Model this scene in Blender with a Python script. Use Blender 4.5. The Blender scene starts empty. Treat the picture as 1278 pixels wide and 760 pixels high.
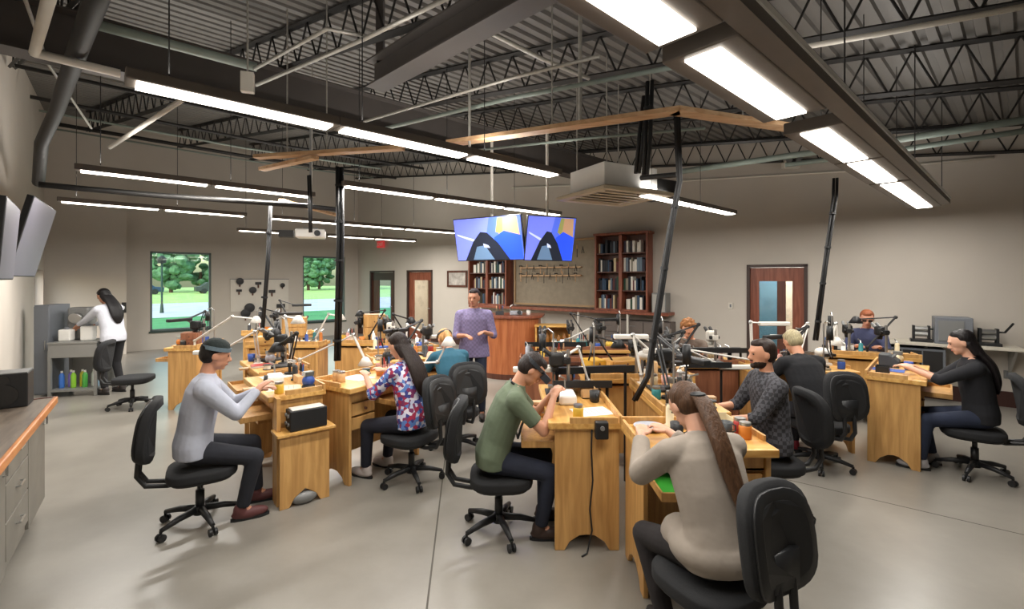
import bpy, math, random
from mathutils import Vector, Matrix
random.seed(7)
R = math.radians
FPX, HZ, CAMH = 580.0, 348.0, 1.9
col = bpy.context.scene.collection
def V(*a): return Vector(a)
def W(px, py, z):
    """world point at height z seen at that place of the photograph"""
    d = FPX*(CAMH-z)/(py-HZ)
    return Vector(((px-639)/FPX*d, d, z))
SB, CB = math.sin(R(48)), math.cos(R(48))
def UV(u, v, z=0.0): return Vector((u*SB - v*CB, u*CB + v*SB, z))
def uv_of(p): return (p.x*SB + p.y*CB, -p.x*CB + p.y*SB)
ROOM = R(42)
def deck_z(v): return 4.2 + 0.105*v
# ---------------------------------------------------------------- materials
def lin(h):
    h = h.lstrip('#'); o = []
    for i in (0, 2, 4):
        c = int(h[i:i+2], 16)/255
        o.append(c/12.92 if c <= 0.04045 else ((c+0.055)/1.055)**2.4)
    return (*o, 1)
_m = {}
def mat(name, hexc, rough=0.6, metal=0.0, noise=0.0, scale=8.0, bump=0.0, bscale=60.0, emit=0.0, coords='Object', spec=None):
    if name in _m: return _m[name]
    m = bpy.data.materials.new(name); m.use_nodes = True
    nt = m.node_tree; b = nt.nodes['Principled BSDF']
    c = lin(hexc)
    b.inputs['Base Color'].default_value = c
    b.inputs['Roughness'].default_value = rough
    b.inputs['Metallic'].default_value = metal
    if spec is not None: b.inputs['Specular IOR Level'].default_value = spec
    tc = nt.nodes.new('ShaderNodeTexCoord')
    n = nt.nodes.new('ShaderNodeTexNoise'); n.inputs['Scale'].default_value = scale; n.inputs['Detail'].default_value = 4
    nt.links.new(tc.outputs[coords], n.inputs['Vector'])
    r = nt.nodes.new('ShaderNodeValToRGB')
    k = max(noise, 0.02)
    r.color_ramp.elements[0].position = 0.3; r.color_ramp.elements[1].position = 0.7
    r.color_ramp.elements[0].color = (*[x*(1-k) for x in c[:3]], 1)
    r.color_ramp.elements[1].color = (*[min(1, x*(1+k)) for x in c[:3]], 1)
    nt.links.new(n.outputs['Fac'], r.inputs['Fac']); nt.links.new(r.outputs['Color'], b.inputs['Base Color'])
    if bump:
        n2 = nt.nodes.new('ShaderNodeTexNoise'); n2.inputs['Scale'].default_value = bscale
        nt.links.new(tc.outputs[coords], n2.inputs['Vector'])
        bp = nt.nodes.new('ShaderNodeBump'); bp.inputs['Strength'].default_value = bump; bp.inputs['Distance'].default_value = 0.01
        nt.links.new(n2.outputs['Fac'], bp.inputs['Height']); nt.links.new(bp.outputs['Normal'], b.inputs['Normal'])
    if emit:
        b.inputs['Emission Color'].default_value = c; b.inputs['Emission Strength'].default_value = emit
    _m[name] = m
    return m
def wood(name, a, bcol, rough=0.45, stretch=(14, 14, 1.2), scale=1.6):
    if name in _m: return _m[name]
    m = bpy.data.materials.new(name); m.use_nodes = True
    nt = m.node_tree; b = nt.nodes['Principled BSDF']; b.inputs['Roughness'].default_value = rough
    tc = nt.nodes.new('ShaderNodeTexCoord'); mp = nt.nodes.new('ShaderNodeMapping'); mp.inputs['Scale'].default_value = stretch
    n = nt.nodes.new('ShaderNodeTexNoise'); n.inputs['Scale'].default_value = scale; n.inputs['Detail'].default_value = 6; n.inputs['Distortion'].default_value = 0.6
    r = nt.nodes.new('ShaderNodeValToRGB'); r.color_ramp.elements[0].position = 0.33; r.color_ramp.elements[1].position = 0.68
    r.color_ramp.elements[0].color = lin(a); r.color_ramp.elements[1].color = lin(bcol)
    nt.links.new(tc.outputs['Object'], mp.inputs['Vector']); nt.links.new(mp.outputs['Vector'], n.inputs['Vector'])
    nt.links.new(n.outputs['Fac'], r.inputs['Fac']); nt.links.new(r.outputs['Color'], b.inputs['Base Color'])
    _m[name] = m
    return m
def glassy(name, tint, alpha=0.35, rough=0.03):
    if name in _m: return _m[name]
    m = bpy.data.materials.new(name); m.use_nodes = True
    nt = m.node_tree; nt.nodes.clear()
    o = nt.nodes.new('ShaderNodeOutputMaterial'); mx = nt.nodes.new('ShaderNodeMixShader')
    t = nt.nodes.new('ShaderNodeBsdfTransparent'); t.inputs['Color'].default_value = lin(tint)
    g = nt.nodes.new('ShaderNodeBsdfGlossy'); g.inputs['Roughness'].default_value = rough
    mx.inputs[0].default_value = alpha
    nt.links.new(t.outputs[0], mx.inputs[1]); nt.links.new(g.outputs[0], mx.inputs[2]); nt.links.new(mx.outputs[0], o.inputs[0])
    _m[name] = m
    return m
def cells(name, cols, scale=18, rough=0.8):
    m = bpy.data.materials.new(name); m.use_nodes = True
    nt = m.node_tree; b = nt.nodes['Principled BSDF']; b.inputs['Roughness'].default_value = rough
    tc = nt.nodes.new('ShaderNodeTexCoord'); v = nt.nodes.new('ShaderNodeTexVoronoi'); v.inputs['Scale'].default_value = scale
    sp = nt.nodes.new('ShaderNodeSeparateColor'); r = nt.nodes.new('ShaderNodeValToRGB'); r.color_ramp.interpolation = 'CONSTANT'
    els = r.color_ramp.elements
    while len(els) < len(cols): els.new(0.5)
    for i, c in enumerate(cols): els[i].position = i/len(cols); els[i].color = lin(c)
    nt.links.new(tc.outputs['Object'], v.inputs['Vector']); nt.links.new(v.outputs['Color'], sp.inputs[0])
    nt.links.new(sp.outputs[0], r.inputs['Fac']); nt.links.new(r.outputs['Color'], b.inputs['Base Color'])
    return m
def plaid(name, dark, light):
    m = bpy.data.materials.new(name); m.use_nodes = True
    nt = m.node_tree; b = nt.nodes['Principled BSDF']; b.inputs['Roughness'].default_value = 0.85
    tc = nt.nodes.new('ShaderNodeTexCoord'); ck = nt.nodes.new('ShaderNodeTexChecker'); ck.inputs['Scale'].default_value = 34
    ck.inputs['Color1'].default_value = lin(dark); ck.inputs['Color2'].default_value = lin(light)
    nt.links.new(tc.outputs['Object'], ck.inputs['Vector']); nt.links.new(ck.outputs['Color'], b.inputs['Base Color'])
    return m
# ---------------------------------------------------------------- mesh builder
def rotz(a): return Matrix.Rotation(a, 3, 'Z')
def rotx(a): return Matrix.Rotation(a, 3, 'X')
def roty(a): return Matrix.Rotation(a, 3, 'Y')
def frame_of(d):
    d = Vector(d).normalized()
    up = Vector((0, 0, 1)) if abs(d.z) < 0.95 else Vector((1, 0, 0))
    a = d.cross(up).normalized(); b = a.cross(d).normalized()
    return a, b
class MB:
    def __init__(s): s.v = []; s.f = []
    def add(s, vs, fs):
        o = len(s.v); s.v += [Vector(x) for x in vs]; s.f += [tuple(o+i for i in f) for f in fs]; return s
    def box(s, c, d, M=None):
        c = Vector(c); h = [x/2 for x in d]; vs = []
        for z in (-1, 1):
            for y in (-1, 1):
                for x in (-1, 1):
                    p = Vector((x*h[0], y*h[1], z*h[2])); p = M @ p if M else p; vs.append(c+p)
        return s.add(vs, [(0, 2, 3, 1), (4, 5, 7, 6), (0, 1, 5, 4), (2, 6, 7, 3), (0, 4, 6, 2), (1, 3, 7, 5)])
    def rings(s, rr, caps=True):
        n = len(rr[0]); vs = [p for r in rr for p in r]; fs = []
        for i in range(len(rr)-1):
            for j in range(n):
                k = (j+1) % n; fs.append((i*n+j, i*n+k, (i+1)*n+k, (i+1)*n+j))
        if caps: fs.append(tuple(range(n-1, -1, -1))); fs.append(tuple((len(rr)-1)*n+j for j in range(n)))
        return s.add(vs, fs)
    def cyl(s, p0, p1, r0, r1=None, n=12):
        p0, p1 = Vector(p0), Vector(p1); r1 = r0 if r1 is None else r1; a, b = frame_of(p1-p0)
        return s.rings([[p+(a*math.cos(2*math.pi*j/n)+b*math.sin(2*math.pi*j/n))*r for j in range(n)] for p, r in ((p0, r0), (p1, r1))])
    def tube(s, pts, r, n=8):
        pts = [Vector(p) for p in pts]; rr = []
        a = None
        for i, p in enumerate(pts):
            d = (pts[min(i+1, len(pts)-1)]-pts[max(i-1, 0)]).normalized()
            if a is None: a, b = frame_of(d)
            else:
                a = (a - d*a.dot(d)).normalized(); b = a.cross(d).normalized()
            q = r[i] if isinstance(r, (list, tuple)) else r
            rr.append([p+(a*math.cos(2*math.pi*j/n)+b*math.sin(2*math.pi*j/n))*q for j in range(n)])
        return s.rings(rr)
    def sph(s, c, d, M=None, nu=14, nv=8):
        c = Vector(c); d = (d, d, d) if not hasattr(d, '__len__') else d
        rr = []
        for i in range(nv+1):
            t = math.pi*(0.02+0.96*i/nv); rr.append([])
            for j in range(nu):
                p = Vector((d[0]*math.sin(t)*math.cos(2*math.pi*j/nu), d[1]*math.sin(t)*math.sin(2*math.pi*j/nu), -d[2]*math.cos(t)))
                rr[-1].append(c+(M @ p if M else p))
        return s.rings(rr)
    def rc(s, p0, r0, p1, r1, n=14):     # round cone
        s.cyl(p0, p1, r0, r1, n); s.sph(p0, r0, nu=12, nv=7); return s.sph(p1, r1, nu=12, nv=7)
    def lathe(s, prof, c=(0, 0, 0), n=16):
        c = Vector(c)
        return s.rings([[c+Vector((r*math.cos(2*math.pi*j/n), r*math.sin(2*math.pi*j/n), z)) for j in range(n)] for r, z in prof])
    def prism(s, poly, fn, a, b):        # fn(x, y, t) -> point ; polygon may be concave
        n = len(poly); vs = [fn(x, y, a) for x, y in poly]+[fn(x, y, b) for x, y in poly]
        fs = [tuple(range(n-1, -1, -1)), tuple(range(n, 2*n))]+[(i, (i+1) % n, n+(i+1) % n, n+i) for i in range(n)]
        return s.add(vs, fs)
    def build(s, name, m, parent=None, smooth=False, bevel=0, seg=2):
        me = bpy.data.meshes.new(name); me.from_pydata([tuple(v) for v in s.v], [], s.f); me.update()
        if m: me.materials.append(m)
        o = bpy.data.objects.new(name, me); col.objects.link(o)
        if smooth:
            for p in me.polygons: p.use_smooth = len(p.vertices) == 4
        if bevel:
            b = o.modifiers.new('Bevel', 'BEVEL'); b.width = bevel; b.segments = seg; b.limit_method = 'ANGLE'
        if parent: o.parent = parent
        return o
def tag(o, label=None, cat=None, group=None, kind=None):
    if label: o['label'] = label
    if cat: o['category'] = cat
    if group: o['group'] = group
    if kind: o['kind'] = kind
    return o
def thing(name, label, cat, loc=(0, 0, 0), rz=0.0, group=None):
    o = bpy.data.objects.new(name, None); col.objects.link(o); o.location = loc; o.rotation_euler = (0, 0, rz)
    o.empty_display_size = 0.1
    return tag(o, label, cat, group)
def struct(name, mb, m, **k): return tag(mb.build(name, m, **k), kind='structure')
def copy_tree(o, parent=None):
    c = o.copy(); col.objects.link(c); c.parent = parent
    for ch in list(o.children): copy_tree(ch, c)
    return c
# palette
M_BLACK = mat('black_plastic', '#17181a', 0.5)
M_FAB = mat('black_fabric', '#1e1f21', 0.9, noise=0.12, scale=120, bump=0.3, bscale=300)
M_DARK = mat('dark_steel', '#2c2b2a', 0.55, metal=0.4, noise=0.1)
M_STEELPAINT = mat('brown_grey_painted_steel', '#4a4542', 0.6, metal=0.0, noise=0.1, scale=3)
M_GALV = mat('galvanised_conduit', '#a9a69e', 0.4, metal=0.35, noise=0.12, scale=30)
M_GREENPIPE = mat('grey_green_pipe', '#7f8a82', 0.5, noise=0.08)
M_WHITE = mat('white_enamel', '#e8e7e2', 0.4)
M_OFFW = mat('off_white_plastic', '#cfcabf', 0.5)
M_PAPER = mat('white_paper', '#f2f0ea', 0.8)
M_CHROME = mat('brushed_steel', '#b8b8b6', 0.28, metal=0.9)
M_BENCH = wood('honey_birch', '#b0834a', '#d0a263', 0.42)
M_BENCHD = wood('amber_maple_top', '#b98540', '#dcb068', 0.38, (2, 14, 14))
M_BENCHR = wood('reddish_board', '#7c4c34', '#9a6448', 0.5)
M_CHERRY = wood('cherry_wood', '#713a28', '#91553f', 0.4)
M_WALNUT = wood('dark_walnut', '#452418', '#5f3524', 0.45)
M_PINE = wood('pale_pine_board', '#b98f66', '#d6b48c', 0.55, (2, 14, 14))
M_GREY = mat('mid_grey_metal', '#7c7d7c', 0.45, metal=0.2)
M_LGREY = mat('light_grey_paint', '#a5a39d', 0.55)
M_BLUEGL = mat('cool_grey_panel', '#6c7076', 0.5)
# ================================================================ ROOM
M_WALL = mat('warm_beige_wall_paint', '#bdb6ac', 0.85, noise=0.03, scale=1.5)
M_BASE = mat('dark_brown_baseboard', '#3a1f18', 0.5)
M_DECK = mat('grey_roof_deck', '#66635f', 0.5, metal=0.1, noise=0.1, scale=1.2)
def floor_mat():
    m = bpy.data.materials.new('polished_concrete'); m.use_nodes = True
    nt = m.node_tree; b = nt.nodes['Principled BSDF']
    tc = nt.nodes.new('ShaderNodeTexCoord')
    n = nt.nodes.new('ShaderNodeTexNoise'); n.inputs['Scale'].default_value = 0.55; n.inputs['Detail'].default_value = 8; n.inputs['Roughness'].default_value = 0.62
    r = nt.nodes.new('ShaderNodeValToRGB')
    r.color_ramp.elements[0].position = 0.3; r.color_ramp.elements[0].color = lin('#76726a')
    r.color_ramp.elements[1].position = 0.7; r.color_ramp.elements[1].color = lin('#98938a')
    nt.links.new(tc.outputs['Object'], n.inputs['Vector']); nt.links.new(n.outputs['Fac'], r.inputs['Fac']); nt.links.new(r.outputs['Color'], b.inputs['Base Color'])
    r2 = nt.nodes.new('ShaderNodeMapRange'); r2.inputs['To Min'].default_value = 0.22; r2.inputs['To Max'].default_value = 0.42
    nt.links.new(n.outputs['Fac'], r2.inputs['Value']); nt.links.new(r2.outputs['Result'], b.inputs['Roughness'])
    return m
VB, VF = 15.67, -4.0                       # back and front walls (v); left wall u=-1; right wall slanted
def uR(v): return 6.87 + (VB-v)*0.2073
ZT = 6.6
def quadprism(pts, z0, z1):               # vertical prism on a list of uv points
    return MB().prism(pts, lambda x, y, t: UV(x, y, t), z0, z1)
fl = quadprism([(-1.15, VF-.3), (uR(VF)+.3, VF-.3), (uR(VB)+.3, VB+.3), (-1.15, VB+.3)], -0.15, 0.0)
struct('floor', fl, floor_mat())
def strip(p, q, w):
    p, q = Vector(p), Vector(q); d = (q-p).normalized(); n = Vector((-d.y, d.x))*w/2
    return MB().add([(*(p-n), 0.0006), (*(q-n), 0.0006), (*(q+n), 0.0006), (*(p+n), 0.0006)], [(0, 1, 2, 3)])
MJ = mat('floor_joint_dark', '#4d4941', 0.7)
struct('trim_1', strip((-0.25, 0.2), (-0.95, 7.4), 0.012), MJ)
struct('trim_2', strip((0.9, 5.75), (5.6, 2.02), 0.012), MJ)
# ---- walls with openings: columns of boxes along a line
def wall_along(name, P, Q, th, openings, ztop):
    """P,Q uv ends on the room side; th outward thickness to the right of P->Q; openings: (s0,s1,z0,z1)"""
    P, Q = Vector(P), Vector(Q); L = (Q-P).length; d = (Q-P)/L; n = Vector((d.y, -d.x))
    mb = MB()
    def seg(s0, s1, z0, z1):
        if s1-s0 < 1e-4 or z1-z0 < 1e-4: return
        a, b = P+d*s0, P+d*s1
        mb.prism([a, b, b+n*th, a+n*th], lambda x, y, t: UV(x, y, t), z0, z1)
    s = 0
    for (s0, s1, z0, z1) in sorted(openings):
        seg(s, s0, 0, ztop); seg(s0, s1, 0, z0); seg(s0, s1, z1, ztop); s = s1
    seg(s, L, 0, ztop)
    return struct(name, mb, M_WALL)
# back wall: u from -1 to 6.87 at v=VB  (seen from corner: s measured from right corner)
wins = [(4.36, 5.75), (0.46, 1.85)]
WZ0, WZ1 = 0.49, 2.64
None and wall_along('wall_back', (uR(VB), VB), (-1.0, VB), -0.25, [(a, b, WZ0, WZ1) for a, b in wins], ZT) if False else None
def back_wall():
    mb = MB(); s = uR(VB)
    xs = [-1.1, s-5.75, s-4.36, s-1.85, s-0.46, s+0.3]
    def seg(a, b, z0, z1): mb.prism([(a, VB), (b, VB), (b, VB+.25), (a, VB+.25)], lambda x, y, t: UV(x, y, t), z0, z1)
    seg(xs[0], xs[1], 0, ZT); seg(xs[2], xs[3], 0, ZT); seg(xs[4], xs[5], 0, ZT)
    for a, b in ((xs[1], xs[2]), (xs[3], xs[4])): seg(a, b, 0, WZ0); seg(a, b, WZ1, ZT)
    struct('wall_back', mb, M_WALL)
    struct('wall_bump', quadprism([(-.85, VB-.4), (s-6.25, VB-.4), (s-6.25, VB-.001), (-.85, VB-.001)], 0, 5.9), M_WALL)
    mg = glassy('green_tinted_glass', '#d8efe0', 0.06)
    mf = mat('green_grey_window_frame', '#5d6a68', 0.5)
    for i, (a, b) in enumerate(((xs[1], xs[2]), (xs[3], xs[4]))):
        t = bpy.data.objects.new('window_%d' % (i+1), None); col.objects.link(t); tag(t, kind='structure')
        f = MB(); w = .05
        for (x0, x1, z0, z1) in ((a, a+w, WZ0, WZ1), (b-w, b, WZ0, WZ1), (a, b, WZ0, WZ0+w), (a, b, WZ1-w, WZ1)):
            f.prism([(x0, VB+.05), (x1, VB+.05), (x1, VB+.13), (x0, VB+.13)], lambda x, y, tt: UV(x, y, tt), z0, z1)
        f.build('window_frame', mf, t)
        g = MB(); g.add([UV(a+w, VB+.09, WZ0+w), UV(b-w, VB+.09, WZ0+w), UV(b-w, VB+.09, WZ1-w), UV(a+w, VB+.09, WZ1-w)], [(0, 1, 2, 3)]); g.build('pane', mg, t)
        sl = MB(); sl.prism([(a-.03, VB-.05), (b+.03, VB-.05), (b+.03, VB+.05), (a-.03, VB+.05)], lambda x, y, tt: UV(x, y, tt), WZ0-.04, WZ0)
        sl.build('sill', mat('dark_green_sill', '#24382f', 0.5), t)
back_wall()
# left wall u=-1 with a tall narrow window near the back
LW = (12.7, 15.0)
def left_wall():
    mb = MB()
    def seg(v0, v1, z0, z1): mb.prism([(-1.1, v0), (-.85, v0), (-.85, v1), (-1.1, v1)], lambda x, y, t: UV(x, y, t), z0, z1)
    seg(VF-.3, LW[0], 0, ZT); seg(LW[1], VB+.25, 0, ZT); seg(*LW, 0, .2); seg(*LW, 2.1, ZT)
    struct('wall_left', mb, M_WALL)
    t = bpy.data.objects.new('window_3', None); col.objects.link(t); tag(t, kind='structure')
    f = MB(); w = .05
    for (a, b, z0, z1) in ((LW[0], LW[0]+w, .2, 2.1), (LW[1]-w, LW[1], .2, 2.1), (*LW, .2, .25), (*LW, 2.05, 2.1)):
        f.prism([(-1.08, a), (-1.0, a), (-1.0, b), (-1.08, b)], lambda x, y, tt: UV(x, y, tt), z0, z1)
    f.build('window_frame', M_WHITE, t)
    g = MB(); g.add([UV(-1.04, LW[0]+w, .25), UV(-1.04, LW[1]-w, .25), UV(-1.04, LW[1]-w, 2.05), UV(-1.04, LW[0]+w, 2.05)], [(0, 1, 2, 3)]); g.build('pane', glassy('clear_glass', '#ffffff', 0.06), t)
left_wall()
# right wall slanted, three doors; local frame along the wall
RW0 = Vector((uR(VF), VF)); RW1 = Vector((uR(VB), VB)); RL = (RW1-RW0).length; RD = (RW1-RW0)/RL; RN = Vector((RD.y, -RD.x))
def RWp(s, off, z):                         # off > 0 into the room
    p = RW0 + RD*s - RN*off; return UV(p.x, p.y, z)
def s_at(px):                              # where the ray through px meets the right wall
    k = (px-639)/FPX; a = RWp(0, 0, 0); b = RWp(RL, 0, 0); d = b-a
    return RL*(k*a.y-a.x)/(d.x-k*d.y)
DZ = 2.17
doors = [(s_at(1008), s_at(932)), (s_at(540), s_at(508)), (s_at(492.5), s_at(462))]
def right_wall():
    mb = MB()
    def seg(a, b, z0, z1): mb.prism([(a, 0), (b, 0), (b, -.2), (a, -.2)], lambda x, y, t: RWp(x, y, t), z0, z1)
    s = -.3
    for a, b in doors: seg(s, a, 0, ZT); seg(a, b, DZ, ZT); s = b
    seg(s, RL+.3, 0, ZT); struct('wall_right', mb, M_WALL)
    mb = MB(); s = 0
    for a, b in doors: mb.prism([(s, .001), (a, .001), (a, .018), (s, .018)], lambda x, y, t: RWp(x, y, t), 0, .23); s = b
    mb.prism([(s, .001), (RL, .001), (RL, .018), (s, .018)], lambda x, y, t: RWp(x, y, t), 0, .23)
    struct('baseboard_right', mb, M_BASE)
right_wall()
def rbx(mb, s0, s1, o0, o1, z0, z1): return mb.prism([(s0, o0), (s1, o0), (s1, o1), (s0, o1)], lambda x, y, t: RWp(x, y, t), z0, z1)
M_DFR = mat('dark_brown_door_frame', '#3b2a24', 0.5)
M_TEAL = glassy('blue_tinted_glass', '#9fc0d0', 0.15, 0.1)
M_FROST = mat('pale_lit_room_glass', '#b9b2a2', 0.3)
for i, (a, b) in enumerate(doors):
    t = bpy.data.objects.new('door_%d' % (i+1), None); col.objects.link(t); tag(t, kind='structure')
    w = .055; L = b-a
    f = MB(); rbx(f, a, a+w, -.15, .02, 0, DZ); rbx(f, b-w, b, -.15, .02, 0, DZ); rbx(f, a, b, -.15, .02, DZ-w, DZ); f.build('door_frame', M_DFR, t)
    ia, ib = a+w, b-w; l = ib-ia
    # fractions measured from the side shown left in the photograph (b) to the right (a)
    spec = {0: [(0, .17, 'c'), (.17, .51, 'g'), (.51, .67, 'd'), (.67, .79, 'w'), (.79, 1, 'c')],
            1: [(0, .2, 'c'), (.2, .82, 'w'), (.82, 1, 'd')], 2: [(0, .3, 'd'), (.3, .85, 'o'), (.85, 1, 'd')]}[i]
    st = MB(); dk = MB()
    top = DZ-w
    rbx(st, ia, ib, -.09, -.045, top-.26, top-.005); rbx(st, ia, ib, -.09, -.045, .01, .3)
    panes = []
    for x0, x1, k in spec:
        s0, s1 = ib-x1*l, ib-x0*l
        if k == 'c': rbx(st, s0, s1, -.09, -.045, .3, top-.26)
        elif k == 'd': rbx(dk, s0, s1, -.09, -.045, .3, top-.26)
        else: panes.append((s0, s1, k))
    lf = st.build('door_leaf', M_CHERRY if i < 2 else M_DFR, t)
    if dk.v: dk.build('stile', M_WALNUT, t)
    for s0, s1, k in panes:
        p = MB(); rbx(p, s0, s1, -.072, -.064, .3, top-.26)
        p.build('pane', {'g': M_TEAL, 'w': glassy('clear_door_glass', '#eeeae0', 0.1, .05), 'o': glassy('bright_door_glass', '#e4f0f4', 0.06)}[k], t)
    h = MB(); hs = ib-.86*l; h.cyl(RWp(hs, -.045, 1.0), RWp(hs, .02, 1.0), .012); h.cyl(RWp(hs, .02, 1.0), RWp(hs-.1, .02, 1.0), .01); h.build('handle', M_CHROME, t)
# corridor behind doors 1 and 2 (pale wall seen through the glass)
for n_, (a, b) in (('wall_corridor', doors[0]), ('wall_hallway', doors[1])):
    mb = MB(); rbx(mb, a-1.0, b+1.0, -1.9, -1.8, 0, 2.8); rbx(mb, a-1.0, b+1.0, -1.8, -.2, 2.7, 2.8); rbx(mb, a-1.05, a-1.0, -1.8, -.2, 0, 2.8); rbx(mb, b+1.0, b+1.05, -1.8, -.2, 0, 2.8); rbx(mb, a-1, b+1, -1.8, -.2, -.1, -.001)
    struct(n_, mb, M_WALL)
    la = bpy.data.lights.new('corridor_fill', 'AREA'); la.energy = 110; la.size = .8; lo = bpy.data.objects.new('corridor_fill', la); col.objects.link(lo)  # added fill light, no fixture seen; keeps the door glass from going dark
    lo.location = RWp((a+b)/2, -1.0, 2.6); tag(lo, 'added fill light in the space behind the '+('glazed cherry door' if n_ == 'wall_corridor' else 'narrow cherry door'), 'lamp')
struct('wall_front', quadprism([(-1.1, VF-.25), (uR(VF)+.3, VF-.25), (uR(VF)+.3, VF), (-1.1, VF)], 0, ZT), M_WALL)
# ---- corrugated deck (ribs along u), slopes up with v
def deck():
    mb = MB(); v = VF-.2; prof = []
    while v < VB+.2:
        for dv, dz in ((0, 0), (.075, 0), (.09, .05), (.15, .05)):
            prof.append((v+dv, deck_z(v)+dz))
        v += .165
    for (v0, z0), (v1, z1) in zip(prof, prof[1:]):
        o = len(mb.v); a, b = uR(v0)+.2, uR(v1)+.2
        mb.v += [UV(-1.25, v0, z0), UV(a, v0, z0), UV(b, v1, z1), UV(-1.25, v1, z1)]; mb.f.append((o, o+1, o+2, o+3))
    struct('ceiling', mb, M_DECK)
    struct('roof', MB().add([UV(-1.4, VF-.3, deck_z(VF)+.12), UV(uR(VF)+.4, VF-.3, deck_z(VF)+.12), UV(uR(VB)+.4, VB+.3, deck_z(VB)+.15), UV(-1.4, VB+.3, deck_z(VB)+.15)], [(0, 1, 2, 3)]), M_STEELPAINT)
deck()
# ---- open web joists parallel to the right wall
ORD = ['nearest', 'second', 'third', 'fourth', 'fifth', 'sixth', 'seventh', 'eighth', 'ninth']
def joist(off, label):
    t = thing('roof_joist', label, 'joist', group='open web steel joists under the roof deck')
    P = lambda s, z: RWp(s, off, z)
    def zz(s): p = RW0+RD*s-RN*off; return deck_z(p.y)
    # clip to the room (u > -1)
    s0, s1 = 0.05, RL-.05
    for k in range(400):
        p = RW0+RD*s1-RN*off
        if p.x < -0.8 or p.y > VB-.05: s1 -= .05
        q = RW0+RD*s0-RN*off
        if q.y < VF+.05: s0 += .05
    if s1-s0 < 1: bpy.data.objects.remove(t); return
    D = .46
    tc, bc, wb = MB(), MB(), MB()
    for mb, zo in ((tc, -.03), (bc, -D)):
        for e in (-.025, .025):
            a, b = RWp(s0, off+e, zz(s0)+zo), RWp(s1, off+e, zz(s1)+zo)
            mb.cyl(a, b, .022, n=4)
    n = int((s1-s0)/.38); st = (s1-s0)/n
    for i in range(n):
        a, m, b = s0+i*st, s0+(i+.5)*st, s0+(i+1)*st
        wb.cyl(P(a, zz(a)-D), P(m, zz(m)-.03), .011, n=5); wb.cyl(P(m, zz(m)-.03), P(b, zz(b)-D), .011, n=5)
    tc.build('top_chord', M_DARK, t); bc.build('bottom_chord', M_DARK, t); wb.build('web', M_DARK, t)
for i in range(8):
    joist(.12+i*1.75, 'dark open web steel joist, %s from the wall with the doors' % ORD[i])
# girders along u
def girder(v, u0, u1, dz, h, w, label):
    t = thing('roof_girder', label, 'girder')
    z = deck_z(v)-dz
    a, b, c = MB(), MB(), MB()
    q = lambda mb, v0, v1, z0, z1: mb.prism([(u0, v0), (u1, v0), (u1, v1), (u0, v1)], lambda x, y, tt: UV(x, y, tt), z0, z1)
    q(a, v-w/2, v+w/2, z-.015, z); q(b, v-w/2, v+w/2, z-h, z-h+.015); q(c, v-.008, v+.008, z-h+.015, z-.015)
    a.build('top_flange', M_STEELPAINT, t); b.build('bottom_flange', M_STEELPAINT, t); c.build('beam_web', M_STEELPAINT, t)
girder(5.85, -.82, uR(5.85)-.05, .5, .46, .26, 'deep brown steel roof girder running above the long light row over the benches')
# lower W beam with hanger post
def wbeam():
    p, q = W(468, 112, 3.75), W(700, -14, 3.75)
    t = thing('lower_beam', 'wide brown steel beam hung under the deck with an upright post at its end', 'beam')
    d = (q-p).normalized(); n = Vector((-d.y, d.x, 0)); 
    def fl(z0, z1, w, nm):
        mb = MB(); mb.add([p-n*w+V(0, 0, z0), q-n*w+V(0, 0, z0), q+n*w+V(0, 0, z0), p+n*w+V(0, 0, z0), p-n*w+V(0, 0, z1), q-n*w+V(0, 0, z1), q+n*w+V(0, 0, z1), p+n*w+V(0, 0, z1)],
            [(0, 1, 2, 3), (4, 7, 6, 5), (0, 4, 5, 1), (1, 5, 6, 2), (2, 6, 7, 3), (3, 7, 4, 0)]); mb.build(nm, M_STEELPAINT, t)
    fl(0, .015, .1, 'bottom_flange'); fl(.015, .24, .006, 'beam_web'); fl(.24, .255, .1, 'top_flange')
    mb = MB(); u, v = uv_of(p+d*.1); mb.box((p.x+d.x*.1, p.y+d.y*.1, (3.99+deck_z(v))/2), (.07, .07, deck_z(v)-3.99)); mb.build('post', M_STEELPAINT, t)
wbeam()
# ---- exterior
M_LAWN = mat('mown_lawn', '#93ac66', 0.95, noise=0.2, scale=0.6)
M_LAWND = mat('near_lawn_green', '#3f7d4c', 0.95, noise=0.25, scale=1.0)
M_PAVE = mat('grey_paving', '#a9a5b0', 0.9, noise=0.12, scale=0.8)
def ext(name, v0, v1, z, m, u0=-60, u1=60):
    struct(name, MB().prism([(u0, v0), (u1, v0), (u1, v1), (u0, v1)], lambda x, y, t: UV(x, y, t), z-.1, z), m)
ext('ground_near_lawn', VB+.4, VB+13, -.02, M_LAWND)
ext('ground_paving', VB+13, VB+29.5, -.02, M_PAVE)
ext('ground_far_lawn', VB+29.5, VB+110, .0, M_LAWN)
M_LEAF = mat('tree_leaves', '#55785a', 0.9, noise=0.4, scale=2)
for i in range(18):
    u = -38+i*4.6+0; v = VB+64+(i % 2)*8
    t = thing('tree', 'leafy green tree standing beyond the lawn outside', 'tree', UV(u, v, 0), group='trees beyond the lawn')
    tr = MB(); tr.cyl((0, 0, 0), (0, 0, 3), .25, .18); tr.build('trunk', M_WALNUT, t)
    cr = MB()
    for k in range(110):
        e_ = V(random.gauss(0, 1), random.gauss(0, 1), random.gauss(0, 1)).normalized()*random.uniform(.7, 1.05); q_ = V(e_.x*2.9, e_.y*2.2, 4.9+e_.z*4.0); M_ = rotz(random.uniform(0, 6)) @ rotx(random.uniform(0, 3)); cr.sph(q_, (random.uniform(.5, 1.1), random.uniform(.4, .8), random.uniform(.35, .7)), M_, nu=6, nv=4)
    cr.build('crown', M_LEAF, t)
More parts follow.
